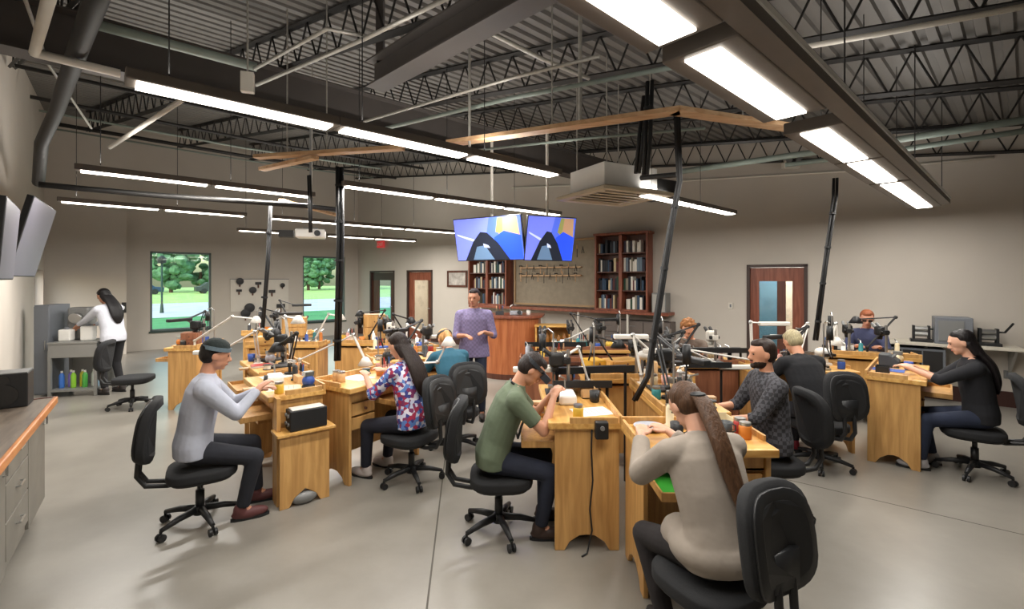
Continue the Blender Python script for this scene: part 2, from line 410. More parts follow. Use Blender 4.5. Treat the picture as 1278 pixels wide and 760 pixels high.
for i, (u, c) in enumerate(((-9, '#20262c'), (-3, '#c8cdd2'), (3, '#243a5c'), (8.5, '#3a3d40'), (14, '#b9bcc0'))):
    t = thing('parked_car', ['black car', 'silver car', 'dark blue car', 'grey car', 'pale car'][i]+' parked beyond the lawn outside', 'car', UV(u*1.4, VB+56, 0.01), ROOM)
    b = MB(); b.prism([(-2.2, .3), (2.2, .3), (2.25, .85), (1.3, .95), (.8, 1.45), (-1.0, 1.45), (-1.7, .95), (-2.25, .85)], lambda x, y, tt: V(x, tt, y), -.85, .85); b.build('body', mat('car_paint%d' % i, c, .3), t, bevel=.06)
    for sx in (-1.35, 1.35):
        for sy in (-.8, .8): w_ = MB(); w_.cyl((sx, sy-.1, .33), (sx, sy+.1, .33), .33, n=16); w_.build('wheel', M_BLACK, t)
t = thing('street_lamp', 'dark green lamp post standing by the paving outside the large window', 'street lamp', Vector(((202-639)/FPX*26, 26, 0)))
m_ = MB(); m_.cyl((0, 0, 0), (0, 0, 2.75), .05); m_.cyl((0, 0, 0), (0, 0, .5), .1, .06); m_.build('pole', mat('dark_green_pole', '#1d3a33', .5), t)
m_ = MB(); m_.lathe([(.03, 2.75), (.2, 2.8), (.22, 3.05), (.05, 3.2)]); m_.build('lantern', M_DARK, t)
# world
w = bpy.data.worlds.new('World'); bpy.context.scene.world = w; w.use_nodes = True
nt = w.node_tree; bg = nt.nodes['Background']; sk = nt.nodes.new('ShaderNodeTexSky'); sk.sky_type = 'NISHITA'
sk.sun_elevation = R(48); sk.sun_rotation = R(200); sk.sun_disc = False; sk.air_density = 1.5; sk.dust_density = 3
nt.links.new(sk.outputs[0], bg.inputs['Color']); bg.inputs['Strength'].default_value = 0.62
# camera
cd = bpy.data.cameras.new('Camera'); cam = bpy.data.objects.new('Camera', cd); col.objects.link(cam)
cam.location = (0, 0, CAMH); cam.rotation_euler = (R(90), 0, 0); cd.sensor_fit = 'HORIZONTAL'; cd.sensor_width = 36; cd.lens = 36*FPX/1278; cd.shift_y = -32/1278
cd.clip_end = 400; bpy.context.scene.camera = cam
sc = bpy.context.scene; sc.view_settings.view_transform = 'Standard'; sc.view_settings.look = 'None'; sc.view_settings.gamma = 1; sc.view_settings.exposure = 0.1
sc.view_settings.use_curve_mapping = False
sc.cycles.use_denoising = True; sc.cycles.max_bounces = 8; sc.cycles.sample_clamp_indirect = 4
# ================================================================ CEILING LIGHTS
LZ = 2.93
M_LENS = mat('lit_white_lens', '#fff6e8', 0.4, emit=9.0)
M_LHOUSE = mat('dark_bronze_light_housing', '#665f59', 0.5, noise=.05)
def u_on(px, v):
    k = (px-639)/FPX; return v*(CB+SB*k)/(SB-CB*k)
def light_row(v, pairs, lw, hw, where, power, z=LZ):
    g = 'linear lights in the row ' + where
    for i, (u0, u1) in enumerate(pairs):
        L = u1-u0; c = UV((u0+u1)/2, v, z)
        t = thing('linear_ceiling_light', 'lit linear light, %s from the start of the row %s' % ('first second third fourth fifth sixth'.split()[i], where), 'ceiling light', c, ROOM, g)
        h = MB(); hh_ = .085 if hw > .3 else .06; h.box((0, 0, .003+hh_/2), (L+.06, hw, hh_)); h.build('housing', M_LHOUSE, t, bevel=.008)
        l = MB(); l.box((0, 0, -.002), (L-.03, lw, .012)); l.build('lens', M_LENS, t)
        hg = MB(); zt = deck_z(v)-z
        hg.cyl((-L*.35, 0, .08), (-L*.35, 0, zt), .004, n=6); hg.build('hanger_rod', M_DARK, t)
        la = bpy.data.lights.new('lamp_light', 'AREA'); la.shape = 'RECTANGLE'; la.size = L; la.size_y = lw; la.energy = power*L; la.color = (1, .96, .905)
        lo = bpy.data.objects.new('lamp_light', la); col.objects.link(lo); lo.parent = t; lo.location = (0, 0, -.02)
        # these hung lights also throw light up on the deck
        lu = bpy.data.lights.new('uplight', 'AREA'); lu.shape = 'RECTANGLE'; lu.size = L; lu.size_y = hw*.7; lu.energy = power*L*.26; lu.color = (1, .95, .89)
        lo = bpy.data.objects.new('uplight', lu); col.objects.link(lo); lo.parent = t; lo.location = (0, 0, .1); lo.rotation_euler = (math.pi, 0, 0)
PW = 21
def run(u0, u1, n, gap=.06):
    s = (u1-u0)/n; return [(u0+i*s, u0+(i+1)*s-gap) for i in range(n)]
light_row(1.0, [(.65, 1.86), (2.06, 3.28), (3.72, 4.92), (5.02, 6.25), (6.4, 8.9)], .17, .36, 'nearest the camera', PW)
light_row(3.17, run(u_on(165, 3.17), u_on(697, 3.17), 3) + run(u_on(803, 3.17), u_on(915, 3.17), 2), .13, .16, 'over the front benches', PW)
light_row(5.1, run(u_on(430, 5.1), u_on(700, 5.1), 3), .1, .115, 'behind the wood frames', PW*1.6)
light_row(6.06, run(u_on(98, 6.06), u_on(395, 6.06), 2), .1, .115, 'above the grey hose', PW*1.6)
light_row(8.67, run(u_on(75, 8.67), u_on(310, 8.67), 2)+run(u_on(338, 8.67), u_on(570, 8.67), 3), .1, .115, 'before the back wall', PW*2.1)
light_row(11.3, run(u_on(298, 11.3), u_on(358, 11.3), 1)+run(u_on(410, 11.3), u_on(520, 11.3), 2), .1, .115, 'farthest along the back wall', PW*2.1)
# companion indirect channel along the nearest row
t = thing('light_channel', 'long dark channel with a bright white top edge beside the nearest ceiling lights', 'channel', UV(0, .62, 0), ROOM)
m_ = MB(); m_.box((5.0, .15, LZ+.05), (7.6, .1, .08)); m_.build('channel_body', M_LHOUSE, t)
m_ = MB(); m_.box((5.0, .095, LZ+.085), (7.6, .012, .03)); m_.build('edge_strip', M_WHITE, t)
for x_ in (1.6, 3.5, 6.2, 8.4): m_ = MB(); m_.cyl((x_, .15, LZ+.09), (x_, .15, deck_z(.77)), .005, n=6); m_.build('hanger_rod', M_DARK, t)
# ================================================================ PIPES, DUCTS
def pipe(name, label, cat, pts, r, m, n=8):
    p = [W(*q) if len(q) == 3 else Vector(q[:3]) for q in pts]
    o = MB().tube(p, r, n).build(name, m, smooth=True)
    return tag(o, label, cat)
pipe('exhaust_pipe', 'thick dark exhaust pipe running back along the beige side wall and bending down', 'pipe', [(150, -95, 3.7), (120, 0, 3.7), (96, 66, 3.7), (70, 140, 3.7), (52, 178, 3.55), (48, 228, 3.2)], .065, M_DARK, 12)
pipe('grey_hose', 'long sagging dark hose strung under the light rows before the back wall', 'hose', [(48, 230, 2.85), (110, 236, 2.85), (200, 244, 2.82), (300, 251, 2.8), (380, 257, 2.8), (425, 262, 2.8)], .03, M_DARK)
pipe('white_pipe', 'pale elbowed pipe near the top corner over the exhaust pipe', 'pipe', [(66, -20, 3.6), (43, 66, 3.6), (150, 92, 3.6)], .035, M_OFFW)
pipe('conduit', 'thin pale conduit crossing the exhaust pipe in the top corner', 'conduit', [(28, -10, 3.9), (60, 80, 3.9), (114, 160, 3.9)], .013, M_GALV)
pipe('white_pipe', 'pale pipe hanging slanted below the first ceiling light of the bench row', 'pipe', [(228, 124, 3.45), (137, 184, 3.4)], .022, M_OFFW)
pipe('flexible_duct', 'ribbed grey flexible duct along the deck above the bench light row', 'duct', [(110, 28, 4.0), (200, 52, 4.0), (320, 84, 4.0)], .045, M_GREENPIPE)
pipe('conduit', 'bent galvanised conduit rising to the lower beam post', 'conduit', [(318, 86, 3.95), (408, 36, 3.95), (455, 45, 3.95)], .016, M_GALV)
pipe('conduit', 'straight galvanised conduit below the bent one', 'conduit', [(320, 106, 3.9), (456, 48, 3.9), (566, -6, 3.9)], .018, M_GALV)
pipe('conduit', 'upper thin conduit crossing from the bench light row to the nearest row', 'conduit', [(450, 153, 3.5), (640, 97, 3.5), (748, 70, 3.5)], .014, M_GALV)
pipe('conduit', 'lower thicker conduit crossing from the bench light row to the nearest row', 'conduit', [(482, 160, 3.5), (640, 122, 3.5), (860, 80, 3.5)], .02, M_GREENPIPE)
pipe('conduit', 'slanting galvanised conduit in front of the lower beam', 'conduit', [(610, 40, 3.9), (680, 75, 3.9), (735, 98, 3.9)], .02, M_GALV)
pipe('conduit', 'thin conduit behind the suspended wooden frame over the front pod', 'conduit', [(590, 188, 3.3), (740, 172, 3.3), (880, 160, 3.3)], .014, M_GREENPIPE)
pipe('conduit', 'pale conduit below the second joist toward the corner of the photo', 'conduit', [(962, 66, 3.55), (1100, 42, 3.55), (1300, 4, 3.55)], .02, M_OFFW)
pipe('green_pipe', 'upper of two grey green pipes along the wall with the doors', 'pipe', [(1300, 146, 3.75), (1085, 180, 3.75), (850, 214, 3.75)], .045, M_GREENPIPE, 10)
pipe('green_pipe', 'lower of two grey green pipes along the wall with the doors', 'pipe', [(1300, 160, 3.66), (1090, 192, 3.66), (980, 206, 3.66)], .035, M_GREENPIPE, 10)
o = MB().tube([RWp(s_at(1240), .03, 3.72), RWp(s_at(1066), .03, 3.75), RWp(s_at(840), .03, 3.95), RWp(s_at(640), .03, 4.3)], .02).build('wall_conduit', M_OFFW, smooth=True); tag(o, 'cream conduit fixed high along the wall with the doors', 'conduit')
t = thing('emergency_light', 'twin round emergency lights on the cream conduit high on the wall', 'light', RWp(s_at(988), .13, 3.95), 0)
m_ = MB(); m_.box((0, 0, 0), (.3, .1, .1)); m_.build('case', M_OFFW, t, bevel=.01)
for sx in (-.1, .1): m_ = MB(); m_.cyl((sx, -.02, .09), (sx, -.12, .08), .05, .06); m_.build('lamp_head', M_CHROME, t)
for i_, (v_, u0_, u1_, z_, r_) in enumerate(((9.9, -.7, 6.0, 4.6, .03), (11.4, -.7, 5.6, 4.8, .022), (12.8, -.7, 6.8, 4.95, .04), (13.9, -.7, 6.6, 5.1, .02), (8.1, -.7, 8.0, 4.45, .025))):
    o = MB().tube([UV(u0_, v_, z_), UV((u0_+u1_)/2, v_+.1, z_-.03), UV(u1_, v_, z_)], r_).build('ceiling_pipe', M_DARK if i_ % 2 == 0 else M_GREENPIPE, smooth=True)
    tag(o, ['dark pipe', 'grey green pipe', 'dark thick pipe', 'thin grey green pipe', 'dark slim pipe'][i_]+' hung below the roof deck, '+['second', 'third', 'fourth', 'nearest', 'first'][i_]+' counting toward the back wall', 'pipe')
def hanger(px, y0, y1, z1, r, m, label):
    p = W(px, y1, z1); k = Vector((p.x, p.y, 0)); u, v = uv_of(k)
    d = FPX*(1)/p.y; z0 = min(deck_z(v)-.05, CAMH+(HZ-y0)*p.y/FPX)
    o = MB(); o.cyl((p.x, p.y, z1), (p.x, p.y, deck_z(v)), r, n=8); return tag(o.build('hanger_pipe', m), label, 'pipe')
hanger(586, 100, 183, 3.1, .012, M_GALV, 'thin upright pipe dropping from the deck beside the wooden frame')
hanger(724, 92, 150, 3.35, .018, M_GALV, 'short thick upright pipe dropping onto the suspended wooden frame')
# hanging junction box
p = W(309, 103, 3.55); t = thing('junction_box', 'white hanging junction box above the front bench light row', 'box', p, R(20))
m_ = MB(); m_.box((0, 0, 0), (.1, .06, .17)); m_.build('case', M_OFFW, t, bevel=.006)
u, v = uv_of(p); m_ = MB(); m_.cyl((0, 0, .08), (0, 0, deck_z(v)-p.z), .008, n=6); m_.build('hanger_rod', M_GALV, t)
# ================================================================ wooden frames + hose bundles
def woodframe(label, pts, z, w=.09, th=.035, close=False):
    t = thing('suspended_wooden_frame', label, 'frame')
    P = [W(px, py, z) for px, py in pts]
    segs = list(zip(P, P[1:]))
    if close: segs.append((P[-1], P[0]))
    for a, b in segs:
        d = (b-a).normalized(); n = Vector((-d.y, d.x, 0))*w/2; e = d*.02
        m_ = MB(); m_.add([a-n-e, b-n+e, b+n+e, a+n-e]+[q+V(0, 0, th) for q in (a-n-e, b-n+e, b+n+e, a+n-e)], [(0, 1, 2, 3), (7, 6, 5, 4), (0, 4, 5, 1), (1, 5, 6, 2), (2, 6, 7, 3), (3, 7, 4, 0)]); m_.build('board', M_PINE, t)
        c = (a+b)/2; u, v = uv_of(c); m_ = MB(); m_.cyl(c+V(0, 0, th), V(c.x, c.y, deck_z(v)), .007, n=6); m_.build('hanger_rod', M_GALV, t)
    return P
FZ = 3.15
woodframe('pale wooden frame hung over the front pod of benches', [(563, 181), (845, 141), (1000, 164)], FZ, w=.12)
woodframe('pale wooden frame hung over the pod of the grey shirted man', [(322, 198), (500, 187)], FZ, .1)
woodframe('short pale wooden board hung below the far wooden frame', [(328, 213), (392, 199)], FZ-.05, .08)
woodframe('slanting pale wooden board hung before the projector', [(352, 252), (420, 270)], 2.85, .07)
def hose(label, px_pts, r=.035, n=3):
    t = thing('hose_bundle', label, 'hose bundle')
    P = [Vector(q) for q in px_pts]
    for k in range(n):
        off = Vector((math.cos(k*2.1)*r*.7, math.sin(k*2.1)*r*.7, 0)); pts = []
        for i, p in enumerate(P): pts.append(p+off*(1+.25*math.sin(i*2+k)))
        m_ = MB(); m_.tube(pts, r*.62, 8); m_.build('hose', M_BLACK, t, smooth=True)
    for i in range(1, len(P)):
        d = (P[i]-P[i-1]); L = d.length; q = int(L/.4)
        for j in range(q):
            c = P[i-1]+d*(j+.5)/q; e = d.normalized()*.012; m_ = MB(); m_.cyl(c-e, c+e, r*1.45, n=10); m_.build('tie', M_BLACK, t)
def vpt(px, Z, z): return ((px-639)/FPX*Z, Z, z)
def zat(py, Z): return CAMH-(py-HZ)*Z/FPX
Z = 3.7
hose('thick black hose bundle dropping from the front wooden frame to the front benches', [vpt(845, Z, zat(143, Z)), vpt(846, Z, zat(185, Z)), vpt(848, Z, zat(225, Z)), vpt(836, Z, zat(290, Z)), vpt(822, Z, zat(380, Z)), vpt(808, Z, zat(470, Z)), vpt(792, Z, zat(500, Z))], .021)
Z = 4.3
hose('black hose hanging in the front wooden frame, farther one of a pair', [vpt(806, Z, 3.6), vpt(800, Z, zat(170, Z)), vpt(795, Z, zat(216, Z))], .03, 2)
hose('black hose hanging in the front wooden frame, nearer one of a pair', [vpt(811, 4.1, 3.65), vpt(808, 4.1, zat(170, 4.1)), vpt(805, 4.1, zat(218, 4.1))], .03, 2)
Z = 5.2
hose('straight thick black hose bundle reaching the bench behind the grey shirted man', [vpt(424, Z, FZ), vpt(424, Z, zat(300, Z)), vpt(421, Z, zat(450, Z))], .035)
hose('thin black hose dropping beside the large window', [vpt(337, 5.6, zat(252, 5.6)), vpt(333, 5.6, zat(330, 5.6)), vpt(327, 5.6, zat(412, 5.6))], .025, 2)
hose('short black hose hanging above the far projector', [vpt(385, 5.6, FZ), vpt(386, 5.6, zat(250, 5.6)), vpt(387, 5.6, zat(290, 5.6))], .025, 2)
hose('slanting black hose dropping before the wall with the glazed door', [vpt(1043, 5.6, zat(222, 5.6)), vpt(1042, 5.6, zat(245, 5.6)), vpt(1030, 5.6, zat(330, 5.6)), vpt(1018, 5.6, zat(425, 5.6))], .025, 2)
# black bracket joining the pair and the bundle
m_ = MB(); m_.tube([vpt(800, 4.0, zat(222, 4.0)), vpt(845, 3.75, zat(218, 3.75))], .022); tag(m_.build('hose_bracket', M_BLACK), 'short black bracket joining the hanging hoses to the thick hose bundle', 'bracket')
# ================================================================ hung air unit, projector, TVs
Zu = 6.0
t = thing('hung_air_unit', 'white box unit with a flared cream bottom frame hung from the ceiling', 'air unit', vpt(765, Zu, 0), R(28))
zb = zat(246, Zu)
m_ = MB(); m_.box((0, 0, zb+.19), (.85, .7, .3)); m_.build('body', M_WHITE, t, bevel=.01)
m_ = MB(); m_.rings([[V(x*a, y*a, zb+dz) for x, y in ((-.55, -.5), (.55, -.5), (.55, .5), (-.55, .5))] for a, dz in ((.86, .05), (1, .02), (1, -.02), (.8, -.02), (.78, .0))], caps=False)
m_.add([V(-.43, -.39, zb), V(.43, -.39, zb), V(.43, .39, zb), V(-.43, .39, zb)], [(0, 3, 2, 1)]); m_.build('bottom_frame', mat('cream_flange', '#c9bca3', .5), t)
m_ = MB()
for i in range(5): m_.box((0, -.3+i*.15, zb-.012), (.8, .07, .008), rotx(.2))
m_.build('grille', M_OFFW, t)
m_ = MB()
for sx in (-.35, .35):
    for sy in (-.3, .3): m_.cyl((sx, sy, zb+.3), (sx, sy, zb+1.9), .008, n=6)
m_.build('hanger_rod', M_GALV, t)
m_ = MB(); m_.box((.62, -.1, zb+.12), (.35, .45, .22)); m_.build('dark_motor_box', M_DARK, t, bevel=.01)
Zu = 7.2
t = thing('projector', 'white projector on a ceiling mount before the back windows', 'projector', vpt(388, Zu, zat(292, Zu)), R(20))
m_ = MB(); m_.box((0, 0, 0), (.42, .34, .13)); m_.build('case', M_WHITE, t, bevel=.02)
m_ = MB(); m_.cyl((.1, -.17, 0), (.1, -.21, 0), .045); m_.build('lens', M_BLACK, t)
m_ = MB(); m_.cyl((0, 0, .06), (0, 0, 1.9), .02); m_.box((0, 0, .08), (.2, .2, .02)); m_.build('mount', M_GREY, t)
m_ = MB(); m_.box((-.34, 0, -.01), (.2, .2, .1)); m_.build('cable_box', M_DARK, t)
SCRm = {k: mat('screen_'+k, c, .4, emit=e) for k, c, e in (('blue', '#4a64d8', .9), ('violet', '#6f7ce6', .9), ('deep', '#1e45d8', 1.0), ('dark', '#141c2c', .6), ('slate', '#56708e', .9), ('skin', '#b48c6c', .7), ('olive', '#8f9050', .7), ('pale', '#b9c4ec', 1.0))}
def tv(label, c, rz, w, h, tilt, img, pole, group=None):
    t = thing('television', label, 'television', c, rz, group)
    M = rotx(tilt)
    P = lambda x, y, z: M @ V(x, y, z)
    m_ = MB(); m_.box(M @ V(0, .03, 0), (w, .05, h), M); m_.build('case', M_BLACK, t, bevel=.006)
    sw, sh = w/2-.012, h/2-.012
    if img:
        polys = [('blue', [(-1, -1), (1, -1), (1, 1), (-1, 1)]), ('violet', [(-1, -1), (-.2, -1), (.1, 1), (-1, 1)]), ('skin', [(.32, .1), (.95, 0), (.9, .98), (.45, .98)]), ('olive', [(.25, .3), (.45, .2), (.5, .98), (.35, .98)]), ('deep', [(.2, .05), (.5, .35), (.98, .1), (.98, -.98), (.3, -.98)]),
                 ('pale', [(-.95, .3), (-.3, -.05), (-.35, -.15), (-.9, .2)]), ('dark', [(-.75, -1), (-.45, -.1), (-.2, .35), (.0, .3), (.3, -.2), (.6, -1)]), ('slate', [(-.5, -.98), (-.35, -.35), (-.1, -.3), (.15, -.98)]), ('pale', [(-.15, -.2), (.0, -.3), (.05, -.42), (-.12, -.4)])]
        for i, (k, pl) in enumerate(polys):
            m_ = MB(); q = [P(x*sw, .003-.0006*i, y*sh) for x, y in pl]; m_.add(q, [tuple(range(len(q)))]); m_.build('screen' if i == 0 else 'screen_image', SCRm[k], t)
    else:
        m_ = MB(); q = [P(x*sw, .003, y*sh) for x, y in ((-1, -1), (1, -1), (1, 1), (-1, 1))]; m_.add(q, [(0, 1, 2, 3)]); m_.build('screen', mat('unlit_screen', '#6a6774', .4), t)
    m_ = MB(); m_.box(P(0, .09, 0), (.3, .08, .3), M)
    if pole: m_.cyl(P(0, .12, 0), P(0, .12, 0)+V(0, 0, pole), .022)
    m_.build('mount', M_DARK if not pole else M_OFFW, t, bevel=.005)
    return t
# screens hung in a V
a, b = V(*vpt(567, 7.4, 0)), V(*vpt(654, 6.75, 0)); mid = (a+b)/2
tv('hung television showing a blue picture, left screen of the joined pair', (mid.x, mid.y, zat(298, 7.05)), math.atan2(b.y-a.y, b.x-a.x), (b-a).length*.97, .67, R(12), True, 1.6)
a, b = V(*vpt(655.5, 6.75, 0)), V(*vpt(718, 7.1, 0)); mid = (a+b)/2
tv('hung television showing a blue picture, right screen of the joined pair', (mid.x, mid.y, zat(298, 6.9)), math.atan2(b.y-a.y, b.x-a.x), (b-a).length*.97, .67, R(12), True, 1.6)
# left wall TVs on arms
tv('grey faced television on a swivel arm, nearer the back of the room', (-4.8, 4.68, 2.29), R(127.6), 1.2, .76, R(13), False, 0)
tv('dark television hung high on the side wall right above the long wooden counter', (-4.02, 3.73, 2.2), R(132.3), .9, .62, R(4), False, 0)
# ================================================================ BENCHES
def hvec(h): return Vector((math.sin(R(h)), math.cos(R(h)), 0)), Vector((math.cos(R(h)), -math.sin(R(h)), 0))   # depth dir, width dir (local x)
def panel_poly(d, h, foot=.09, arch=.11):
    return [(0, 0), (foot*.75, 0), (foot*1.15, arch*.55), (foot*1.9, arch*.95), (d/2, arch), (d-foot*1.9, arch*.95), (d-foot*1.15, arch*.55), (d-foot*.75, 0), (d, 0), (d, h), (0, h)]
def make_bench(label, c, h, w=1.08, d=.45, top=M_BENCHD, body=M_BENCH, tray=None, group=None, H=.9, tx=.13, tw=None):
    t = thing('workbench', label, 'workbench', (c[0], c[1], 0), -R(h), group)
    for sx in (-1, 1):
        x0 = sx*(w/2-.03) ; x1 = sx*w/2
        m_ = MB(); m_.prism(panel_poly(d, H-.05), lambda x, y, tt: V(tt, x, y), min(x0, x1), max(x0, x1)); m_.build('side_panel', body, t, bevel=.004)
    m_ = MB(); m_.box((0, d/2-.012, H-.024), (w+.05, d+.07, .05)); m_.build('top', top, t, bevel=.008)
    m_ = MB(); m_.box((0, d+.008, H+.02), (w+.05, .022, .06)); m_.build('rear_rim', body, t, bevel=.004)
    for sx in (-1, 1): m_ = MB(); m_.box((sx*(w/2+.015), d*.6, H+.015), (.02, d*.75, .045)); m_.build('side_rim', body, t, bevel=.004)
    m_ = MB(); m_.box((0, d-.03, .48), (w-.064, .02, .68)); m_.build('back_panel', body, t)
    m_ = MB(); m_.box((0, d/2-.01, H-.14), (w-.066, d-.06, .015)); m_.box((0, .03, H-.1), (w-.066, .02, .1)) ; m_.build('apron', body, t)
    for k in (0, 1):                                        # drawer stack on the left of the sitter
        zc = H-.22-k*.13; dx = (-w/2+.18)*(1 if tx > 0 else -1)
        m_ = MB(); m_.box((dx, .015+d*.4, zc), (.27, d*.8, .11)); dr = m_.build('drawer', body, t, bevel=.004)
        m_ = MB(); m_.cyl((dx, .0, zc), (dx, -.025, zc), .012, n=10); m_.build('knob', M_WALNUT, dr, smooth=True)
    tr = MB(); zc = .69; tw = tw or w-.45; tr.box((tx, .02, zc), (tw, .5, .012)); tr.box((tx, -.225, zc+.02), (tw, .015, .045)); tr.box((tx-tw/2, .02, zc+.02), (.012, .5, .045)); tr.box((tx+tw/2, .02, zc+.02), (.012, .5, .045))
    tr.build('catch_tray', body, t)
    if tray: m_ = MB(); m_.box((tx, .02, zc+.009), (tw-.03, .44, .006)); m_.build('tray_liner', tray, t)
    m_ = MB(); m_.prism([(-.03, 0), (.03, 0), (.045, .1), (-.045, .1)], lambda x, y, tt: V(x, -.14+y, tt), H-.025, H-.005); m_.build('bench_pin', M_PINE, t)
    return t
SRCH = {}
BEN = {}
def bench(key, desc, c, h, **k):
    BEN[key] = dict(c=Vector((c[0], c[1], 0)), h=h, desc=desc, w=k.get('w', 1.08), d=k.get('d', .45))
    return make_bench(k.pop('label'), c, h, **k)
bench('A', 'the green shirted man\'s bench', (.3, 3.82), 90, w=1.14, label='honey wooden workbench in front of the green shirted man, end panel with arched feet')
bench('B', 'the grey sweater woman\'s bench', (1.16, 2.76), 0, w=.76, d=.44, tx=-.14, tw=.4, tray=mat('green_tray_liner', '#3fae3a', .6), label='wooden workbench before the grey sweater woman with green lined tray')
bench('E', 'the bearded man\'s bench', (1.6, 3.98), -90, w=.95, label='wooden workbench that the bearded man in the plaid shirt sits at')
bench('K', 'the empty front bench', (1.28, 5.12), 180, w=1.06, label='empty wooden workbench backing onto the front pod, black rails above it')
bench('L', 'the reddish bench', (1.1, 7.0), 180, w=1.1, label='wooden workbench with a reddish back board before the tool wall', body=M_BENCHR)
bench('M', 'the dark topped bench', (.5, 6.1), 184, w=.72, label='dark topped workbench standing behind the green shirted man, close to the standing man', body=M_BENCHR, top=M_WALNUT)
bench('N', 'the curly haired person\'s bench', (2.2, 5.9), 180, w=1.0, label='wooden workbench in front of the curly haired person', body=M_BENCHR)
bench('C', 'the light haired man\'s bench', (3.2, 5.05), 0, w=1.06, label='wooden workbench in front of the light haired man in black')
D0 = Vector((4.02, 4.57)); cc = D0+Vector((.68, .73))*.54
bench('D', 'the black shirted woman\'s bench', cc, -47, w=1.08, d=.42, label='wooden workbench with broad plain end panel before the woman in black')
bench('O', 'the glasses wearer\'s bench', (4.85, 6.45), 205, w=1.0, label='crowded wooden workbench in front of the person wearing glasses', body=M_BENCH)
F0 = Vector((-1.9, 3.8)); wd = Vector((-.643, .766)); cc = F0+wd*(.2+.5)
bench('F', 'the grey shirted man\'s bench', cc, 50, w=.98, d=.41, label='wooden workbench of the grey shirted man with a small side shelf')
G0 = Vector((-1.49, 4.25)); cc = G0+Vector((.53, .845))*.46
bench('G', 'the floral top woman\'s bench', cc, -58, w=.92, d=.45, label='wooden workbench that the woman in the floral top sits at')
bench('H', 'the teal person\'s bench', (-1.22, 5.8), -30, w=.95, label='wooden workbench in front of the blond person in teal')
bench('P', 'the hose side bench', (-2.95, 5.3), 50, w=1.0, label='wooden workbench between the front pod and the large window')
bench('Q', 'the empty chair\'s bench', (-5.0, 7.05), 86, w=.66, d=.4, label='wooden workbench next to the empty chair below the large window')
bench('R', 'the middle far bench', (-3.5, 7.5), 178, w=1.05, label='far wooden workbench standing before the back wall with black wall tools')
bench('S', 'the small window bench', (-2.25, 7.7), 184, w=1.0, label='far wooden workbench below the small back window')
bench('T', 'the open door bench', (-1.7, 6.9), 150, w=.9, label='far wooden workbench before the dark framed open door')
bench('U', 'the farthest bench', (-4.4, 9.0), 180, w=1.1, label='farthest wooden workbench close to the back wall, right of the large window')
# side shelf of F
dF = Vector((.766, .643))
t = thing('side_shelf_stand', 'low wooden stand with shelf at the end of the grey shirted man\'s bench', 'shelf stand', (F0.x, F0.y, 0), -R(50))
m_ = MB(); m_.prism(panel_poly(.4, .6, .1, .13), lambda x, y, tt: V(tt, x, y), -.03, 0); m_.build('end_panel', M_BENCH, t, bevel=.004)
m_ = MB(); m_.box((-.075, .21, .612), (.22, .47, .025)); m_.build('shelf', M_BENCHD, t, bevel=.005)
m_ = MB(); m_.box((-.13, .012, .45), (.1, .03, .9)); m_.build('post', M_BENCH, t)
o = thing('power_supply', 'black box with round dials sitting on the low side shelf', 'power supply', (F0.x, F0.y, 0), -R(50))
m_ = MB(); m_.box((-.07, .23, .71), (.15, .3, .17)); m_.build('case', M_BLACK, o, bevel=.008)
m_ = MB(); m_.box((-.07, .23, .799), (.13, .26, .004)); m_.build('top_sheet', M_OFFW, o)
for k in range(2):
    for q in range(2): m_ = MB(); m_.cyl((-.11+q*.07, .08, .68+k*.07), (-.11+q*.07, .068, .68+k*.07), .016, n=12); m_.build('dial', M_GREY, o)
m_ = MB(); m_.sph((-.03, .2, .05), (.06, .11, .055)); o = m_.build('foot_pedal', M_GREY, smooth=True); o.location = (F0.x, F0.y, 0); o.rotation_euler = (0, 0, -R(50)); tag(o, 'grey foot pedal in the arched opening under the side shelf', 'foot pedal')
